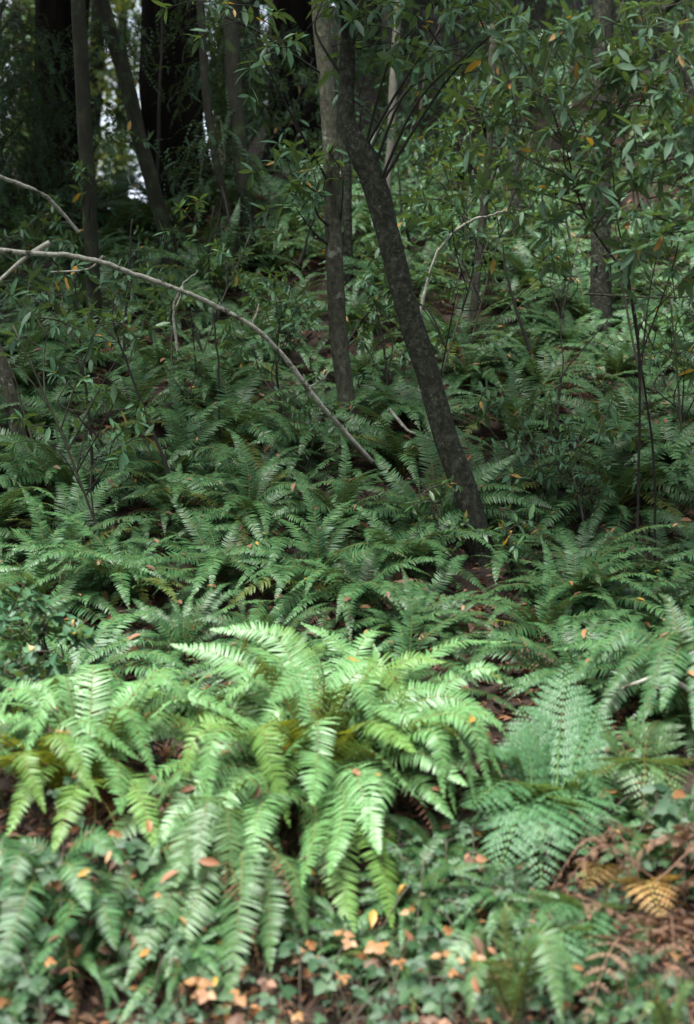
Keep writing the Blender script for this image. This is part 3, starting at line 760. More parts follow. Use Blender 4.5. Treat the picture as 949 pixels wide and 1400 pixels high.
# ------------------------------------------------------------------ lacy twice-divided ferns on the right
def lacy_frond(mb, spine, W, npairs, g, m=0, ms=1, s0=.3, B=None):
    spine = np.asarray(spine, float); n = len(spine)
    h = spine[-1] - spine[0]; h[2] = 0
    if B is None: B = np.cross(nrm(h), [0, 0, 1.])
    T_ = nrm(np.gradient(spine, axis=0)); L = np.linalg.norm(np.diff(spine, axis=0), axis=1).sum()
    tube(mb, spine, np.linspace(.0035, .001, n), 5, ms)
    for k in range(npairs):
        u = k / (npairs - 1); s = s0 + (1 - s0) * (1 - (1 - u) ** 1.25) * .97
        f = s * (n - 1); i0 = min(int(f), n - 2); p = spine[i0] * (1 - f + i0) + spine[i0 + 1] * (f - i0); T = T_[i0]
        N = nrm(np.cross(B, T)); Bv = np.cross(T, N)
        l = W / 2 * (.75 + .25 * min(1, u / .12)) * (1 - u ** 1.25 * .95)
        for sd_ in (1, -1):
            sw = R(16 + 16 * u + g.normal(0, 4))
            D = sd_ * math.cos(sw) * Bv + math.sin(sw) * T
            ll = l * g.uniform(.9, 1.08)
            t = np.linspace(0, 1, 7)
            sub = p + D * (ll * t)[:, None] + N * (ll * (.06 * t - .3 * t * t))[:, None] + T * (.1 * ll * t * t)[:, None]
            npn = max(5, int(ll / .0085))
            frond(mb, sub, max(.012, ll * .34), npn, g, m, ms, s0=.04, sweep=22, vdroop=.1, miss=0, stalk=.0012, B=nrm(np.cross(D, N)), fat=.8)

def lacy_fern(label, crown, fr, mats, seed):
    g = np.random.default_rng(seed)
    c = P(*crown); c.z = gz(c.x, c.y)
    root = thing('lady_fern', label, 'fern', Matrix.Translation(c), 'lacy ferns on the bank')
    for mid, tip, wd, npr in fr:
        sp = smooth_path([np.array(c) + g.normal(0, .03, 3), np.array(P(*mid)), np.array(P(*tip))], 18) - np.array(c)
        mb = MB(); lacy_frond(mb, sp, wd, npr, g); mb.build('frond', mats, root)
    return root
M_RACHIS_G = bark_mat('green_stalk', [(.06, .11, .035), (.09, .15, .05)], bump=.1)
LM = [M_LADY, M_RACHIS_G]
lacy_fern('lacy soft green lady fern spreading right of the biggest bright fern', (740, 1140, 4.55),
          [((745, 1050, 4.65), (712, 965, 4.75), .40, 15), ((765, 1010, 4.7), (775, 905, 4.85), .40, 16), ((700, 1070, 4.5), (640, 1105, 4.3), .42, 15),
           ((720, 1090, 4.4), (680, 1190, 4.15), .44, 16), ((780, 1080, 4.45), (800, 1170, 4.2), .42, 15), ((700, 1040, 4.6), (655, 1020, 4.5), .36, 14),
           ((740, 1100, 4.35), (740, 1215, 4.1), .40, 15), ((800, 1060, 4.5), (835, 1090, 4.4), .32, 13), ((790, 1030, 4.65), (820, 960, 4.75), .32, 13),
           ((725, 1040, 4.6), (700, 1010, 4.6), .3, 12)], LM, 41)
lacy_fern('paler lacy fern with brown stems beside the dead bracken', (870, 1120, 4.6),
          [((850, 1020, 4.65), (830, 1000, 4.6), .3, 12), ((885, 1010, 4.65), (900, 985, 4.7), .3, 12), ((860, 1040, 4.5), (815, 1060, 4.4), .28, 12), ((895, 1040, 4.5), (925, 1090, 4.35), .3, 12),
           ((880, 1040, 4.45), (880, 1110, 4.3), .28, 12)], [M_FERN_P, M_RACHIS], 42)
lacy_fern('lacy fern hanging low on the bank under the lady fern', (800, 1290, 3.95),
          [((780, 1240, 3.95), (735, 1255, 3.85), .26, 12), ((800, 1240, 3.95), (810, 1310, 3.75), .28, 12), ((770, 1270, 3.85), (770, 1370, 3.65), .26, 12)], LM, 43)
gy_ = lacy_fern('yellowed bracken frond curled over the brown dead bracken', (870, 1260, 4.1), [((885, 1205, 4.05), (905, 1255, 3.9), .24, 11)], [M_FERN_Y, M_RACHIS], 44)
gy_.name = 'bracken_fern'
gy_ = lacy_fern('small pale yellow bracken frond between the lady fern and dead bracken', (835, 1230, 4.15), [((825, 1185, 4.15), (800, 1215, 4.0), .2, 10)], [M_FERN_Y, M_RACHIS], 45)
gy_.name = 'bracken_fern'
gd = np.random.default_rng(46)
for lab, cr, n in (('heap of brown dead bracken fronds at the right edge of the bank', (905, 1225, 4.2), 18), ('brown dead bracken hanging lowest on the right of the bank', (925, 1330, 3.95), 10)):
    c = P(*cr); c.z = gz(c.x, c.y) + .06
    root = thing('dead_bracken', lab, 'dead fern', Matrix.Translation(c))
    for k in range(n):
        az = gd.uniform(-1.9, 1.9) - math.pi / 2
        d = np.array([math.cos(az), math.sin(az), 0]); L = gd.uniform(.25, .45)
        a = gd.normal(0, .08, 3) * [1.4, 1, .4]
        sp = smooth_path([a, a + d * L * .5 + [0, 0, gd.uniform(.08, .2)], a + d * L + [0, 0, gd.uniform(-.25, -.02)]], 12)
        mb = MB(); lacy_frond(mb, sp, gd.uniform(.14, .24), 11, gd, s0=.15); mb.build('dead_frond', [M_DEAD_P, M_DEAD_P], root)

# ------------------------------------------------------------------ leafy saplings
LEAFM = [M_LEAF, M_LEAF_L, M_YEL]
LEAFSKY = [M_LEAF_SKY, M_LEAF_L, M_YEL]
def sapling(label, stems, cl, leaf, seed, leafm=None, r=.011, mat=M_TWIG_DARK, yel=.02, young=.06, group=None, name='leafy_sapling', tpl=LAUREL, nl=(8, 13)):
    """stems = polylines of (px,py,d), foot first; cl = (px,py,d,spread,twigs)"""
    g = np.random.default_rng(seed)
    f = P(*stems[0][0]); base = Vector((f.x, f.y, gz(f.x, f.y)))
    root = thing(name, label, 'sapling', Matrix.Translation(base), group)
    off = np.array(base); st = MB(); tw = MB(); fo = MB(); allp = []
    for s in stems:
        pts = [np.array(P(*q)) - off for q in s]
        pts = [pts[0] - np.array([0, 0, max(.05, pts[0][2] + .05)])] + pts
        path = smooth_path(pts, len(pts) * 8); path += np.cumsum(g.normal(0, .0015, path.shape), 0)
        tube(st, path, np.linspace(r, r * .3, len(path)), 7); allp.append(path)
    allp = np.vstack(allp)
    for (cx, cy, dd, sp, n) in cl:
        c = np.array(P(cx, cy, dd)) - off
        branch_to(tw, allp, c, .0045, g, .0025)
        cluster(fo, tw, c, sp, n, leaf, g, tpl, yel=yel, young=young, nl=nl)
    st.build('stem', mat, root); tw.build('branch', M_TWIG, root); fo.build('foliage', leafm or LEAFM, root)
    return root

sapling('tall leafy sapling filling the upper right with whorled leaves paled for sky sheen', [[(895, 655, 7.0), (880, 520, 6.9), (862, 390, 6.8), (845, 290, 6.6), (835, 170, 6.4), (830, 20, 6.2)], [(870, 440, 6.85), (800, 300, 6.4), (770, 200, 6.1), (740, 120, 6.0)]],
        [(770, 180, 6.0, .20, 5), (650, 165, 6.3, .18, 4), (700, 205, 6.1, .18, 4), (795, 125, 6.0, .2, 5), (870, 150, 5.9, .2, 5), (925, 190, 5.8, .22, 5), (880, 270, 5.8, .22, 6), (810, 250, 6.0, .18, 4),
         (740, 310, 6.2, .16, 3), (850, 330, 5.9, .2, 5), (930, 320, 5.8, .22, 6), (760, 70, 6.0, .22, 5), (850, 60, 5.9, .22, 5), (930, 80, 5.8, .22, 5), (730, 140, 6.0, .22, 5), (830, 190, 5.9, .22, 5), (900, 130, 5.8, .2, 5), (860, 220, 5.8, .2, 5), (940, 210, 5.7, .2, 5), (780, 250, 6, .18, 4), (900, 340, 5.8, .2, 5), (880, 90, 5.9, .2, 4), (690, 60, 6.2, .2, 4), (920, 400, 6.0, .2, 4),
         (900, 20, 5.9, .22, 5), (790, 20, 6, .22, 5), (690, 260, 6.2, .14, 3), (950, 260, 5.7, .2, 4)], .092, 71, r=.0065, leafm=LEAFSKY, young=.2, yel=.02, nl=(10, 16))
sapling('dark-stemmed sapling with whorled leaves at the left behind the arching dead branch', [[(128, 670, 7.9), (122, 560, 7.9), (112, 470, 7.9), (104, 370, 7.9)], [(232, 655, 7.9), (195, 560, 7.9), (165, 480, 7.9), (148, 430, 7.9)]],
        [(35, 400, 7.9, .2, 5), (85, 405, 7.9, .18, 5), (60, 450, 7.8, .2, 4), (165, 415, 7.8, .18, 4), (195, 385, 8, .16, 4), (95, 520, 7.8, .16, 3),
         (150, 455, 7.8, .14, 3)], .085, 72)
sapling('bushy sapling with narrow leaves right of the leaning trunk', [[(745, 715, 7.8), (750, 640, 7.8), (762, 560, 7.8), (768, 500, 7.8), (764, 430, 7.8), (758, 405, 7.8)], [(764, 545, 7.8), (775, 505, 7.8), (820, 450, 7.8), (835, 430, 7.8)]],
        [(715, 590, 7.7, .18, 5), (780, 590, 7.7, .18, 5), (695, 635, 7.6, .18, 5), (750, 560, 7.8, .16, 4), (820, 600, 7.6, .18, 5), (740, 650, 7.6, .16, 4), (660, 575, 7.8, .16, 4), (790, 640, 7.6, .14, 4), (690, 560, 7.9, .14, 3),
         (830, 570, 7.8, .14, 3)], .075, 73, r=.007, mat=M_BARK_GREY)
sapling('low glossy shoots at the right side of the leaning trunk foot', [[(700, 790, 6.7), (690, 740, 6.7), (680, 700, 6.75)]], [(690, 740, 6.7, .14, 4), (705, 770, 6.6, .12, 3), (690, 700, 6.8, .12, 3)], .07, 74, yel=.06, young=.3)
sapling('young light green shoots on the left side of the leaning trunk', [[(600, 740, 7.0), (590, 690, 7.0), (580, 660, 7.0)]], [(580, 670, 7.0, .13, 4), (600, 700, 6.9, .12, 4), (620, 735, 6.8, .1, 3)], .06, 75, young=.5)
sapling('blue-green small-leaved shrub at the left edge above the bright ferns', [[(60, 960, 5.2), (60, 900, 5.25), (55, 850, 5.3)]],
        [(30, 880, 5.2, .15, 6), (80, 870, 5.25, .15, 6), (20, 920, 5.1, .14, 5), (100, 905, 5.15, .13, 5), (60, 845, 5.3, .14, 5), (10, 850, 5.2, .14, 4), (60, 925, 5.1, .12, 4)], .05, 76, young=.0, yel=.01, tpl=OVATE)
sapling('leafy sapling on the slope left of the slender grey trunk', [[(385, 560, 8.9), (380, 480, 8.9), (388, 420, 8.9)]], [(390, 400, 8.9, .16, 4), (360, 430, 8.9, .16, 4), (410, 440, 8.8, .16, 4), (385, 470, 8.8, .16, 4), (345, 470, 8.8, .14, 3)], .08, 77)
sapling('leafy sapling between the slender grey trunk and the leaning trunk', [[(530, 520, 9.8), (520, 450, 9.8), (505, 390, 9.8)]], [(500, 400, 9.8, .16, 4), (520, 440, 9.7, .16, 4), (540, 480, 9.7, .16, 4), (495, 460, 9.7, .14, 3), (505, 520, 9.6, .15, 4)], .08, 78)

# spread over the slope: four shapes, copied
def sapling_proto(seed, h, leaf, ncl):
    g = np.random.default_rng(seed); st = MB(); tw = MB(); fo = MB()
    lean = g.normal(0, .12, 2)
    path = smooth_path([(0, 0, -.1), (0, 0, 0), (lean[0] * h, lean[1] * h, h * .55), (lean[0] * 2 * h, lean[1] * 2 * h, h)], 20)
    tube(st, path, np.linspace(.008, .003, 20), 6)
    for k in range(ncl):
        z = h * g.uniform(.45, 1.05); a = g.uniform(0, 6.28); r = h * g.uniform(.1, .38)
        c = np.array([math.cos(a) * r + lean[0] * z, math.sin(a) * r + lean[1] * z, z])
        branch_to(tw, path, c, .004, g, .002); cluster(fo, tw, c, .17 * (.7 + .3 * h), 3, leaf, g, yel=.015, young=.08)
    return st.mesh('stem', [M_TWIG]), tw.mesh('branch', [M_TWIG_DARK]), fo.mesh('foliage', LEAFM)
PROTO = [sapling_proto(81, .7, .075, 6), sapling_proto(82, 1.0, .085, 9), sapling_proto(83, 1.35, .09, 12), sapling_proto(84, .5, .06, 6)]
gs = np.random.default_rng(9)
SAPS = []; n_try = 0
while len(SAPS) < 44 and n_try < 4000:
    n_try += 1
    y = float(D(gs.uniform(7.2, 21))); x = gs.uniform(-.26, .26) * y
    z = gz(x, y); a, b = pix((x, y, z + .3))
    if not in_frame(x, y, z, 30, 0) or (a < 400 and y > 12.5): continue
    if 250 < a < 410 and 240 < b < 360: continue
    if a < 130 and b > 420: continue
    if a < 560 and b < 440 and gs.uniform() < .75: continue
    if y < 9.5 and gs.uniform() < .45: continue
    if any((x - q.location.x) ** 2 + (y - q.location.y) ** 2 < .5 for q in SAPS): continue
    k = int(gs.integers(4))
    if y < 7.6 and k == 2: k = 3
    root = thing('leafy_sapling', '', 'sapling', Matrix.Translation((x, y, z)) @ Matrix.Rotation(gs.uniform(0, 6.28), 4, 'Z') @ Matrix.Scale(gs.uniform(.8, 1.25), 4), 'leafy saplings on the slope')
    for nm, me in zip(('stem', 'branch', 'foliage'), PROTO[k]): link(nm, me, root)
    SAPS.append(root)

# ------------------------------------------------------------------ dead branches and bare sticks
def stick(name, label, pts, wpx, mat, cat='branch', seed=0, taper=.55, forks=()):
    ps = [np.array(P(*q)) for q in pts]; o = ps[0].copy()
    n = len(ps) * 9; path = smooth_path(ps, n) - o
    g = np.random.default_rng(seed); path = path + np.cumsum(g.normal(0, .0035, path.shape), 0) * np.linspace(0, 1, n)[:, None] * 1.0
    d = ps[0][1]
    mb = MB(); tube(mb, path, np.linspace(wpx, wpx * taper, n) * KX * d / 2 * (1 + .12 * np.convolve(g.normal(0, 1, n + 4), np.ones(5) / 5, 'valid')), 8, 0, .08, 0, seed)
    if not forks:
        ob = mb.build(name, mat); ob.location = o; tag(ob, label, cat); return ob
    root = thing(name, label, cat, Matrix.Translation(o)); mb.build('stem', mat, root)
    for f, fw in forks:
        fp = smooth_path([np.array(P(*q)) for q in f], len(f) * 8) - o
        m2 = MB(); tube(m2, fp, np.linspace(fw, fw * .5, len(fp)) * KX * d / 2, 7, 0, .05, 0, seed + 3); m2.build('fork', mat, root)
    return root

ARCH = stick('dead_branch', 'long pale dead branch arching across the left half down into the ferns',
      [(510, 632, 8.1), (470, 588, 8.0), (430, 543, 7.9), (385, 482, 7.8), (340, 440, 7.7), (270, 400, 7.6), (200, 370, 7.5), (130, 345, 7.4), (60, 330, 7.3), (-40, 318, 7.2)], 6.3, M_DEADWOOD, seed=1, taper=1.1,
      forks=[([(68, 332, 7.3), (35, 352, 7.25), (-10, 392, 7.2)], 8), ([(142, 350, 7.42), (120, 368, 7.5), (70, 372, 7.6)], 4), ([(345, 443, 7.71), (352, 425, 7.7), (354, 415, 7.7)], 3), ([(250, 392, 7.58), (247, 405, 7.55), (240, 420, 7.5)], 2.5), ([(420, 530, 7.88), (440, 520, 7.9), (452, 505, 7.9)], 2.2)])
stick('dead_branch', 'thinner grey dead branch above the long arching one at the left edge', [(108, 318, 8.0), (80, 285, 7.9), (62, 270, 7.8), (20, 252, 7.7), (-40, 238, 7.6)], 5, M_DEADWOOD, seed=2, taper=1.2)
stick('dead_branch', 'thin pale dead branch curving over behind the leaning trunk', [(574, 432, 9.3), (586, 378, 9.3), (605, 338, 9.3), (640, 305, 9.3), (692, 285, 9.3)], 5, M_DEADWOOD, seed=3, taper=.5)
stick('dead_branch', 'thin grey twig lying level below the dark trunk on the right', [(800, 402, 7.6), (860, 405, 7.5), (920, 404, 7.4), (975, 398, 7.3)], 3, M_BARK_GREY, seed=4)
stick('dead_branch', 'short grey dead branch lying on ferns at the right edge', [(955, 955, 4.75), (925, 930, 4.75), (900, 922, 4.75), (868, 925, 4.75)], 8, M_DEADWOOD, seed=5, forks=[([(915, 926, 4.75), (905, 910, 4.75), (900, 895, 4.78)], 4)])
stick('dead_branch', 'broken grey dead twig slanting in ferns left of the leaning trunk', [(532, 560, 8.3), (560, 590, 8.2), (588, 605, 8.1)], 5, M_DEADWOOD, seed=6)
stick('dead_branch', 'dark stick slanting behind the leaning trunk kink', [(500, 225, 9.5), (520, 175, 9.5), (545, 140, 9.5), (600, 70, 9.5)], 5, M_TWIG_DARK, seed=7)
stick('dead_branch', 'small grey curved twig standing below the arching dead branch', [(243, 480, 8.8), (238, 430, 8.8), (246, 395, 8.8), (268, 372, 8.8)], 4, M_DEADWOOD, seed=8)
stick('dead_branch', 'brown fallen branch lying in red litter near the broad redwood', [(235, 345, 14.2), (270, 335, 14.2), (300, 345, 14.1), (330, 350, 14)], 4, M_DEADWOOD, seed=9)
STK = [((60, 665, 8.3), (38, 575, 8.3), (20, 500, 8.3)), ((292, 410, 12.2), (294, 330, 12.2), (302, 260, 12.2)), ((282, 400, 12), (286, 340, 12), (292, 290, 12)), ((240, 560, 9), (236, 470, 9), (246, 400, 9)),
       ((300, 640, 8.7), (298, 520, 8.7), (294, 420, 8.7)), ((215, 250, 13), (218, 120, 13), (222, -20, 13)), ((575, 150, 14.5), (583, 90, 14.5), (600, 30, 14.5)), ((630, 130, 15), (629, 70, 15), (632, -10, 15)),
       ((725, 480, 9.8), (700, 400, 9.8), (690, 330, 9.8)), ((880, 540, 8.4), (850, 380, 8.4), (845, 300, 8.4)), ((560, 330, 12), (548, 280, 12), (545, 230, 12)), ((700, 300, 12.5), (705, 240, 12.5), (735, 180, 12.5)),
       ((660, 330, 11.4), (640, 300, 11.4), (618, 290, 11.4)), ((170, 480, 9.5), (172, 400, 9.5), (178, 300, 9.5)), ((410, 360, 11.5), (420, 330, 11.5), (432, 290, 11.5)), ((780, 330, 9), (765, 260, 9), (745, 190, 9)),
       ((160, 640, 8.2), (130, 590, 8.2), (100, 560, 8.2)), ((475, 470, 9.8), (500, 430, 9.8), (520, 400, 9.8))]
STICKS = []
for k, s in enumerate(STK):
    STICKS.append(stick('bare_stem', '', s, 3.6 + (k % 3), M_TWIG_DARK if k % 3 else M_TWIG, 'stem', 20 + k, .4))

# ------------------------------------------------------------------ redwood boughs with drooping sprays (left and top)
def spray_bough(label, a, b, nsp, Ls, seed, group='drooping redwood boughs'):
    g = np.random.default_rng(seed)
    a = np.array(P(*a)); b = np.array(P(*b)); o = a.copy()
    root = thing('redwood_bough', label, 'bough', Matrix.Translation(o), group)
    path = smooth_path([a, (a + b) / 2 + np.array([0, 0, .12]), b], 24) - o
    lm = MB(); tube(lm, path, np.linspace(.014, .004, 24), 6); lm.build('limb', M_TWIG_DARK, root)
    mb = MB()
    for k in range(nsp):
        p = path[int(g.uniform(.15, 1) * 23)]
        az = g.uniform(0, 6.28); L = Ls * g.uniform(.6, 1.2)
        d = np.array([math.cos(az), math.sin(az), 0])
        sp = smooth_path([p, p + d * L * .5 + [0, 0, -.1 * L], p + d * L * .8 + [0, 0, -L * g.uniform(.35, .8)]], 8)
        for j in range(3):
            q = sp if j == 0 else smooth_path([sp[2 + j * 2], sp[2 + j * 2] + nrm(g.normal(0, 1, 3) + d + [0, 0, -.8]) * L * .3, sp[2 + j * 2] + (d * .4 + g.normal(0, .25, 3) + [0, 0, -.8]) * L * .5], 6)
            frond(mb, q, .05, 16 if j == 0 else 12, g, 0, 1, s0=.05, sweep=30, miss=.05, stalk=.0015, fat=.7)
    mb.build('needle_spray', [M_NEEDLE, M_TWIG_DARK], root)
BOUGH = [((84, 60, 15.6), (0, 150, 13.6)), ((84, 140, 15.8), (-20, 230, 14)), ((60, 190, 16), (20, 290, 14.5)), 
         ((250, -10, 14.5), (330, 60, 13)), ((405, 40, 18.8), (350, 110, 17)), ((84, 220, 15.8), (110, 300, 14.6)), ((20, 20, 14), (-20, 120, 13)),
         ((60, 260, 16), (100, 330, 14.8))]
gq = np.random.default_rng(88)
for k in range(24):
    px = gq.choice([gq.uniform(-20, 40), gq.uniform(125, 170), gq.uniform(290, 350), gq.uniform(-20, 30)]); py = gq.uniform(-20, 250 if px > 260 else 330); d = gq.uniform(12, 16)
    if 165 < px < 205 and 30 < py < 120: continue
    BOUGH.append(((px, py, d + 1), (px + gq.uniform(-30, 30), py + gq.uniform(40, 90), d - .5)))
BOUGHS = []
for k, (a, b) in enumerate(BOUGH):
    spray_bough('', a, b, 22, .45, 200 + k); BOUGHS.append(bpy.data.objects[-1] if False else [o for o in COL.objects if o.name.startswith('redwood_bough')][-1])

# ------------------------------------------------------------------ far trees beyond the crest on the left, lit from behind
gt = np.random.default_rng(77)
FAR = []
for k, (px, y, h, cr) in enumerate([(20, 27, 11, 2.6), (85, 31, 13, 1.6), (300, 28, 11, 2.6), (345, 24, 9, 2.3), (385, 33, 13, 3), (40, 38, 14, 2.4), (-40, 30, 12, 3), (440, 29, 12, 2.6), (330, 44, 16, 3.4), (168, 40, 15, 1.7), (120, 46, 15, 1.8), (500, 34, 12, 3)]):
    y = float(D(y)); x = (px - 474.5) * KX * y; z0 = gz(x, y)
    root = thing('woodland_tree', '', 'tree', Matrix.Translation((x, y, z0)), 'backlit trees beyond the crest')
    mb = MB(); tube(mb, smooth_path([(0, 0, -.3), (gt.normal(0, .2), 0, h * .5), (gt.normal(0, .4), 0, h)], 20), np.linspace(.16, .05, 20), 9, 0, .05); mb.build('trunk', M_BARK_MOSS if k % 2 else M_BARK_GREY, root)
    cm, cc = crown_mesh('crown', None, (0, 0, h * .55), (cr * .62, cr * .62, h * .5), 42, 6000, .17, 300 + k, tpl=LAUREL if False else SIMPLE); cm.build('crown', M_CROWN_Y if k % 3 == 1 else M_CROWN, root)
    FAR.append((root, px))
HILL = []
for k, (px, y, h, cr, r) in enumerate([(560, 27, 12, 2.8, .2), (640, 27, 12, 2.8, .13), (740, 24, 11, 2.6, .22), (880, 22, 11, 2.6, .12), (600, 33, 13, 3, .3), (790, 31, 13, 3, .2), (960, 27, 12, 3, .25), (490, 28, 12, 2.8, .3), (690, 36, 13, 3, .3)]):
    y = float(D(y)); x = (px - 474.5) * KX * y; z0 = gz(x, y)
    root = thing('woodland_tree', '', 'tree', Matrix.Translation((x, y, z0)), 'trees high on the slope')
    mb = MB(); tube(mb, smooth_path([(0, 0, -.3), (gt.normal(0, .2), 0, h * .5), (gt.normal(0, .4), 0, h)], 20), np.linspace(r, r * .4, 20), 12, 0, .06); mb.build('trunk', M_BARK_DARK, root)
    cm, cc = crown_mesh('crown', None, (0, 0, h * .68), (cr, cr, h * .36), 42, 7000, .2, 360 + k); cm.build('crown', M_CROWN, root)
    HILL.append((root, px))
# low bushes at the crest
CREST = []
for k, (px, y, r_) in enumerate([(30, 21, .6), (150, 22, .5), (-10, 21, .7), (100, 23, .6), (340, 25, .6)]):
    y = float(D(y)); x = (px - 474.5) * KX * y; z0 = gz(x, y)
    root = thing('woodland_bush', '', 'bush', Matrix.Translation((x, y, z0)), 'bushes along the crest')
    mb = MB()
    for q in range(6): tube(mb, smooth_path([(0, 0, -.1), gt.normal(0, .2, 3) * [1, 1, 0] + [0, 0, r_ * .6], gt.normal(0, .5, 3) * [1, 1, 0] + [0, 0, r_ * 1.3]], 10), np.linspace(.015, .004, 10), 5)
    mb.build('stem', M_TWIG_DARK, root)
    cm, _ = crown_mesh('foliage', None, (0, 0, r_ * .9), (r_, r_, r_ * .8), 26, 2200, .12, 330 + k); cm.build('foliage', M_CROWN_Y if k % 2 else M_CROWN, root)
    CREST.append((root, px))

# ------------------------------------------------------------------ brambles and small plants on the bank
def bramble_proto(seed, peach, nleaf=9, spread=.28, leaf=.05):
    g = np.random.default_rng(seed); cn = MB(); lf = MB()
    for c in range(3):
        a = g.uniform(-2.6, -.5) if c else g.uniform(0, 6.28)
        d = np.array([math.cos(a), math.sin(a), 0])
        path = smooth_path([(0, 0, -.03), d * spread * .4 + [0, 0, g.uniform(.08, .18)], d * spread + [0, 0, g.uniform(-.08, .1)]], 14)
        tube(cn, path, np.linspace(.0028, .0014, 14), 5)
        for k in range(nleaf):
            q = path[int(g.uniform(.15, 1) * 13)]
            pd = nrm(g.normal(0, 1, 3) * [1, 1, .3] + [0, -.3, .5]); e = q + pd * g.uniform(.03, .07)
            tube(cn, np.array([q, (q + e) / 2, e]), .0009, 3)
            D = nrm(pd * [1, 1, .2] + [0, -.4, -.25]); S = nrm(np.cross(D, [0, 0, 1]))
            m = 1 if g.uniform() < peach else (2 if g.uniform() < peach * .12 else 0)
            up = g.normal(0, .3, 3) + [0, -.45, 1]
            s = leaf * g.uniform(.6, 1.25)
            scatter_leaves(lf, OVATE, [e, e, e], [D, S + D * .25, -S + D * .25], [up] * 3, [s, s * .85, s * .85], m)
    return cn.mesh('cane', [M_TWIG]), lf.mesh('leaves', [M_BRAM, M_PEACH, M_LITTER])
BP = [bramble_proto(91, .05, 6, .3, .042), bramble_proto(92, .12, 5, .3, .036), bramble_proto(93, .38, 4, .28, .038), bramble_proto(94, .03, 8, .25, .026), bramble_proto(95, .6, 3, .26, .04), bramble_proto(96, .08, 5, .32, .046)]
BRAM = []
gb = np.random.default_rng(15)
BSP = [(345, 1335, 2), (450, 1330, 4), (520, 1310, 4), (560, 1395, 2), (400, 1385, 1), (340, 1390, 4), (560, 1330, 1), (250, 1385, 0), (60, 1385, 0), (20, 1330, 1), (690, 1390, 0), (650, 1215, 3), (700, 1180, 3), (610, 1220, 3), (760, 1395, 5), (830, 1390, 3), (600, 1290, 5), (410, 1310, 5), (130, 1170, 5), (180, 1230, 1), (40, 1290, 1), (215, 1010, 2), (60, 955, 2), (95, 1190, 0), (850, 1180, 3), (930, 1170, 3), (930, 1120, 5), (770, 1230, 3), (570, 1240, 3), (700, 1270, 3), (430, 1260, 3), (820, 1330, 1), (940, 1390, 1), (640, 1330, 4), (720, 1350, 3), (215, 985, 5), (350, 1010, 3), (25, 945, 3), (585, 1195, 2), (0, 1390, 5), (200, 1390, 3)]
for px, py, k in BSP:
    p = hit(px, py + 25)
    root = thing('bramble', '', 'bramble', Matrix.Translation((p.x, p.y, gz(p.x, p.y))) @ Matrix.Rotation(R(20), 4, 'X') @ Matrix.Rotation(gb.normal(0, .5), 4, 'Z') @ Matrix.Scale(gb.uniform(.8, 1.15), 4), 'brambles on the bank')
    for nm, me in zip(('cane', 'leaves'), BP[k]): link(nm, me, root)
    BRAM.append((root, k))

# tall thin grass and dry stalks: nobody could count them
mb = MB(); gg = np.random.default_rng(51)
n = 1500
px = gg.uniform(-.25, .25, n); y = gg.uniform(3.3, 4.6, n); x = px * y * 1.05
z = ground(x, y); L = gg.uniform(.06, .2, n)
d = nrm(np.stack([gg.normal(0, .5, n), gg.normal(-.2, .5, n), np.full(n, 1.)], -1))
blade = (np.array([(-.012, 0, 0), (.012, 0, 0), (-.009, .5, .02), (.009, .5, .02), (0, 1, -.12)]), np.array([(0, 1, 3, 2)]), np.array([(2, 3, 4)]))
o3 = np.stack([x, y, z], -1)
half = gg.uniform(0, 1, n) < .55
scatter_leaves(mb, blade, o3[half], d[half], gg.normal(0, 1, (half.sum(), 3)), L[half], 0)
scatter_leaves(mb, blade, o3[~half], d[~half], gg.normal(0, 1, ((~half).sum(), 3)), L[~half], 1)
o = mb.build('bank_grass', [M_FERN_P, M_DEAD]); o['kind'] = 'stuff'

# ------------------------------------------------------------------ fallen leaves: on the ground and lying on the fronds
mb = MB(); gl = np.random.default_rng(61)
def litter(n, x, y, size, lo=.0):
    z = ground(x, y) + gl.uniform(.004, .03, n) + lo
    N = np.stack([gl.normal(0, .4, n), gl.normal(-.25, .4, n), np.full(n, 1.)], -1)
    D = gl.normal(0, 1, (n, 3)) * [1, 1, .25]
    scatter_leaves(mb, CURL, np.stack([x, y, z], -1), D, N, size * gl.uniform(.5, 1.2, n), 0)
n = 8500; y = gl.uniform(3.2, 9, n); litter(n, gl.uniform(-.5, .5, n) * y, y, .055)
n = 13000; y = gl.uniform(3.5, 6.2, n); litter(n, gl.uniform(-.45, .45, n) * y, y, .04)
n = 5000; y = D(gl.uniform(9, 21, n)); litter(n, gl.uniform(-.28, .28, n) * y, y, .07)
n = 2600; y = D(gl.uniform(13, 18, n)); litter(n, gl.uniform(-.13, -.02, n) * y, y, .08)
o = mb.build('fallen_leaves', [M_LITTER]); o['kind'] = 'stuff'
mb = MB(); sel = gl.permutation(len(REST))[:1100]
p = np.array([REST[i][0] for i in sel]); N = np.array([REST[i][1] for i in sel])
N = np.where(N[:, 2:3] < 0, -N, N); n = len(p)
D = gl.normal(0, 1, (n, 3)) + [0, -.3, 0]; D -= N * np.sum(D * N, 1, keepdims=True)
mi = gl.uniform(0, 1, n)
near = p[:, 1] < 5.4
for lo_, hi_, m in ((0, .62, 0), (.62, .9, 1), (.9, 1.01, 2)):
    k = (mi >= lo_) & (mi < hi_)
    scatter_leaves(mb, CURL, p[k] + N[k] * .008, D[k], N[k] + gl.normal(0, .2, N[k].shape), .048 * gl.uniform(.45, 1.35, k.sum()), m)
o = mb.build('leaves_on_fronds', [M_LITTER, M_PEACH, M_YEL]); o['kind'] = 'stuff'

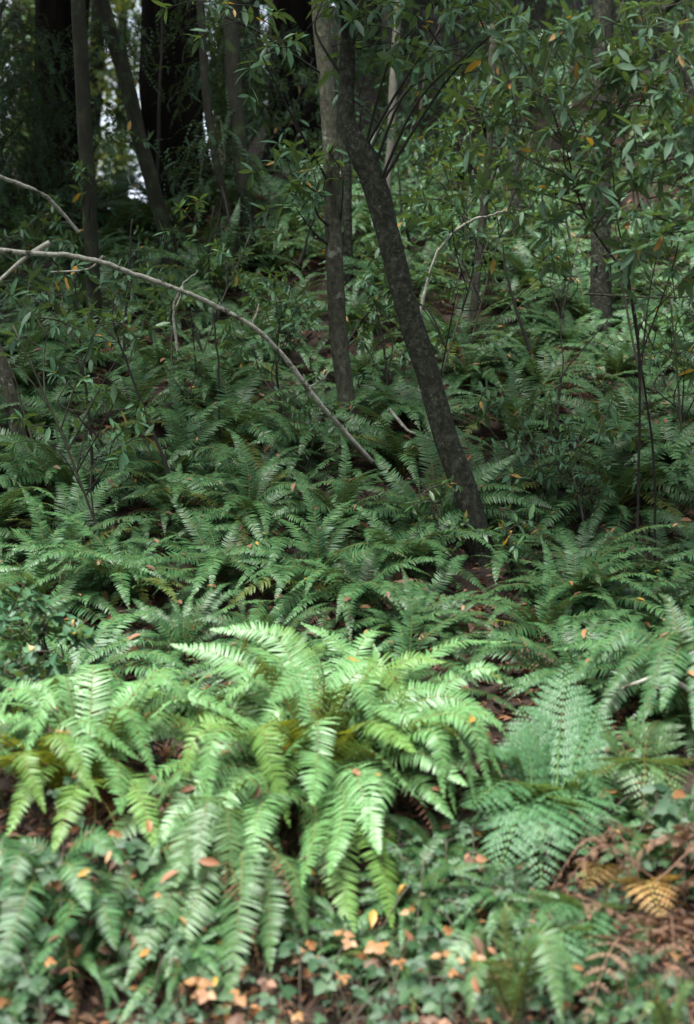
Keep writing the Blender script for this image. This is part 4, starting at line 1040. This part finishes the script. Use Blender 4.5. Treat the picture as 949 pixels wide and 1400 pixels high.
# ------------------------------------------------------------------ labels that single each plant out
ORD = ['first', 'second', 'third', 'fourth', 'fifth', 'sixth', 'seventh', 'eighth', 'ninth', 'tenth', 'eleventh', 'twelfth', 'thirteenth', 'fourteenth', 'fifteenth', 'sixteenth', 'seventeenth', 'eighteenth', 'nineteenth', 'twentieth']
def word(n):
    if n < 20: return ORD[n]
    t = n + 1; tens = {2: 'twenty', 3: 'thirty', 4: 'forty', 5: 'fifty'}[t // 10]
    return tens + '-' + ORD[t % 10 - 1] if t % 10 else {20: 'twentieth', 30: 'thirtieth', 40: 'fortieth', 50: 'fiftieth'}[t]
def by_landmark(objs, what):
    L = [(n, v) for n, v in LAND if n]
    bins = {}
    for o in objs:
        p = o.matrix_world.translation if o.parent else o.location
        a = pix(p)
        best = min(L, key=lambda q: math.hypot(a[0] - pix(q[1])[0], a[1] - pix(q[1])[1]))
        dx, dy = p.x - best[1].x, p.y - best[1].y
        dirn = ('uphill of' if dy > 0 else 'downhill of') if abs(dy) > abs(dx) * 1.3 else ('to the right of' if dx > 0 else 'to the left of')
        bins.setdefault((best[0], dirn), []).append((math.hypot(dx, dy), o))
    for (ln, dirn), v in bins.items():
        for k, (_, o) in enumerate(sorted(v, key=lambda q: q[0])):
            o['label'] = f"{what(o)}, {word(k)} {dirn} the {ln}"
bpy.context.view_layer.update()
by_landmark(PLANTS, lambda o: ('small' if o.scale.x < .62 else 'broad' if o.scale.x > .8 else 'mid-sized') + ' sword fern')
by_landmark(SAPS, lambda o: 'small leafy green sapling')
by_landmark(STICKS, lambda o: 'thin bare upright stem')
for (grp, what) in ((FAR, 'hazy leafy tree lit from behind beyond the crest'), (CREST, 'leafy bush on the crest in front of the bright gap'), (HILL, 'dark trunked tree high on the shaded slope')):
    for k, (o, px_) in enumerate(sorted(grp, key=lambda q: q[1])): o['label'] = f"{what}, {word(k)} from the left"
for k, o in enumerate(sorted(BOUGHS, key=lambda q: q.location.x / q.location.y)): o['label'] = f"drooping dark redwood bough with needle sprays, {word(k)} from the left edge"
kinds = ['green bramble', 'green bramble with few orange leaves', 'half peach bramble', 'tiny-leaved green bramble', 'peach-orange autumn bramble', 'large-leaved green bramble']
cnt = {}
for o, k in sorted(BRAM, key=lambda q: q[0].location.x / q[0].location.y):
    o['label'] = f"{kinds[k]} on the bank, {word(cnt.get(k, 0))} from the left"; cnt[k] = cnt.get(k, 0) + 1
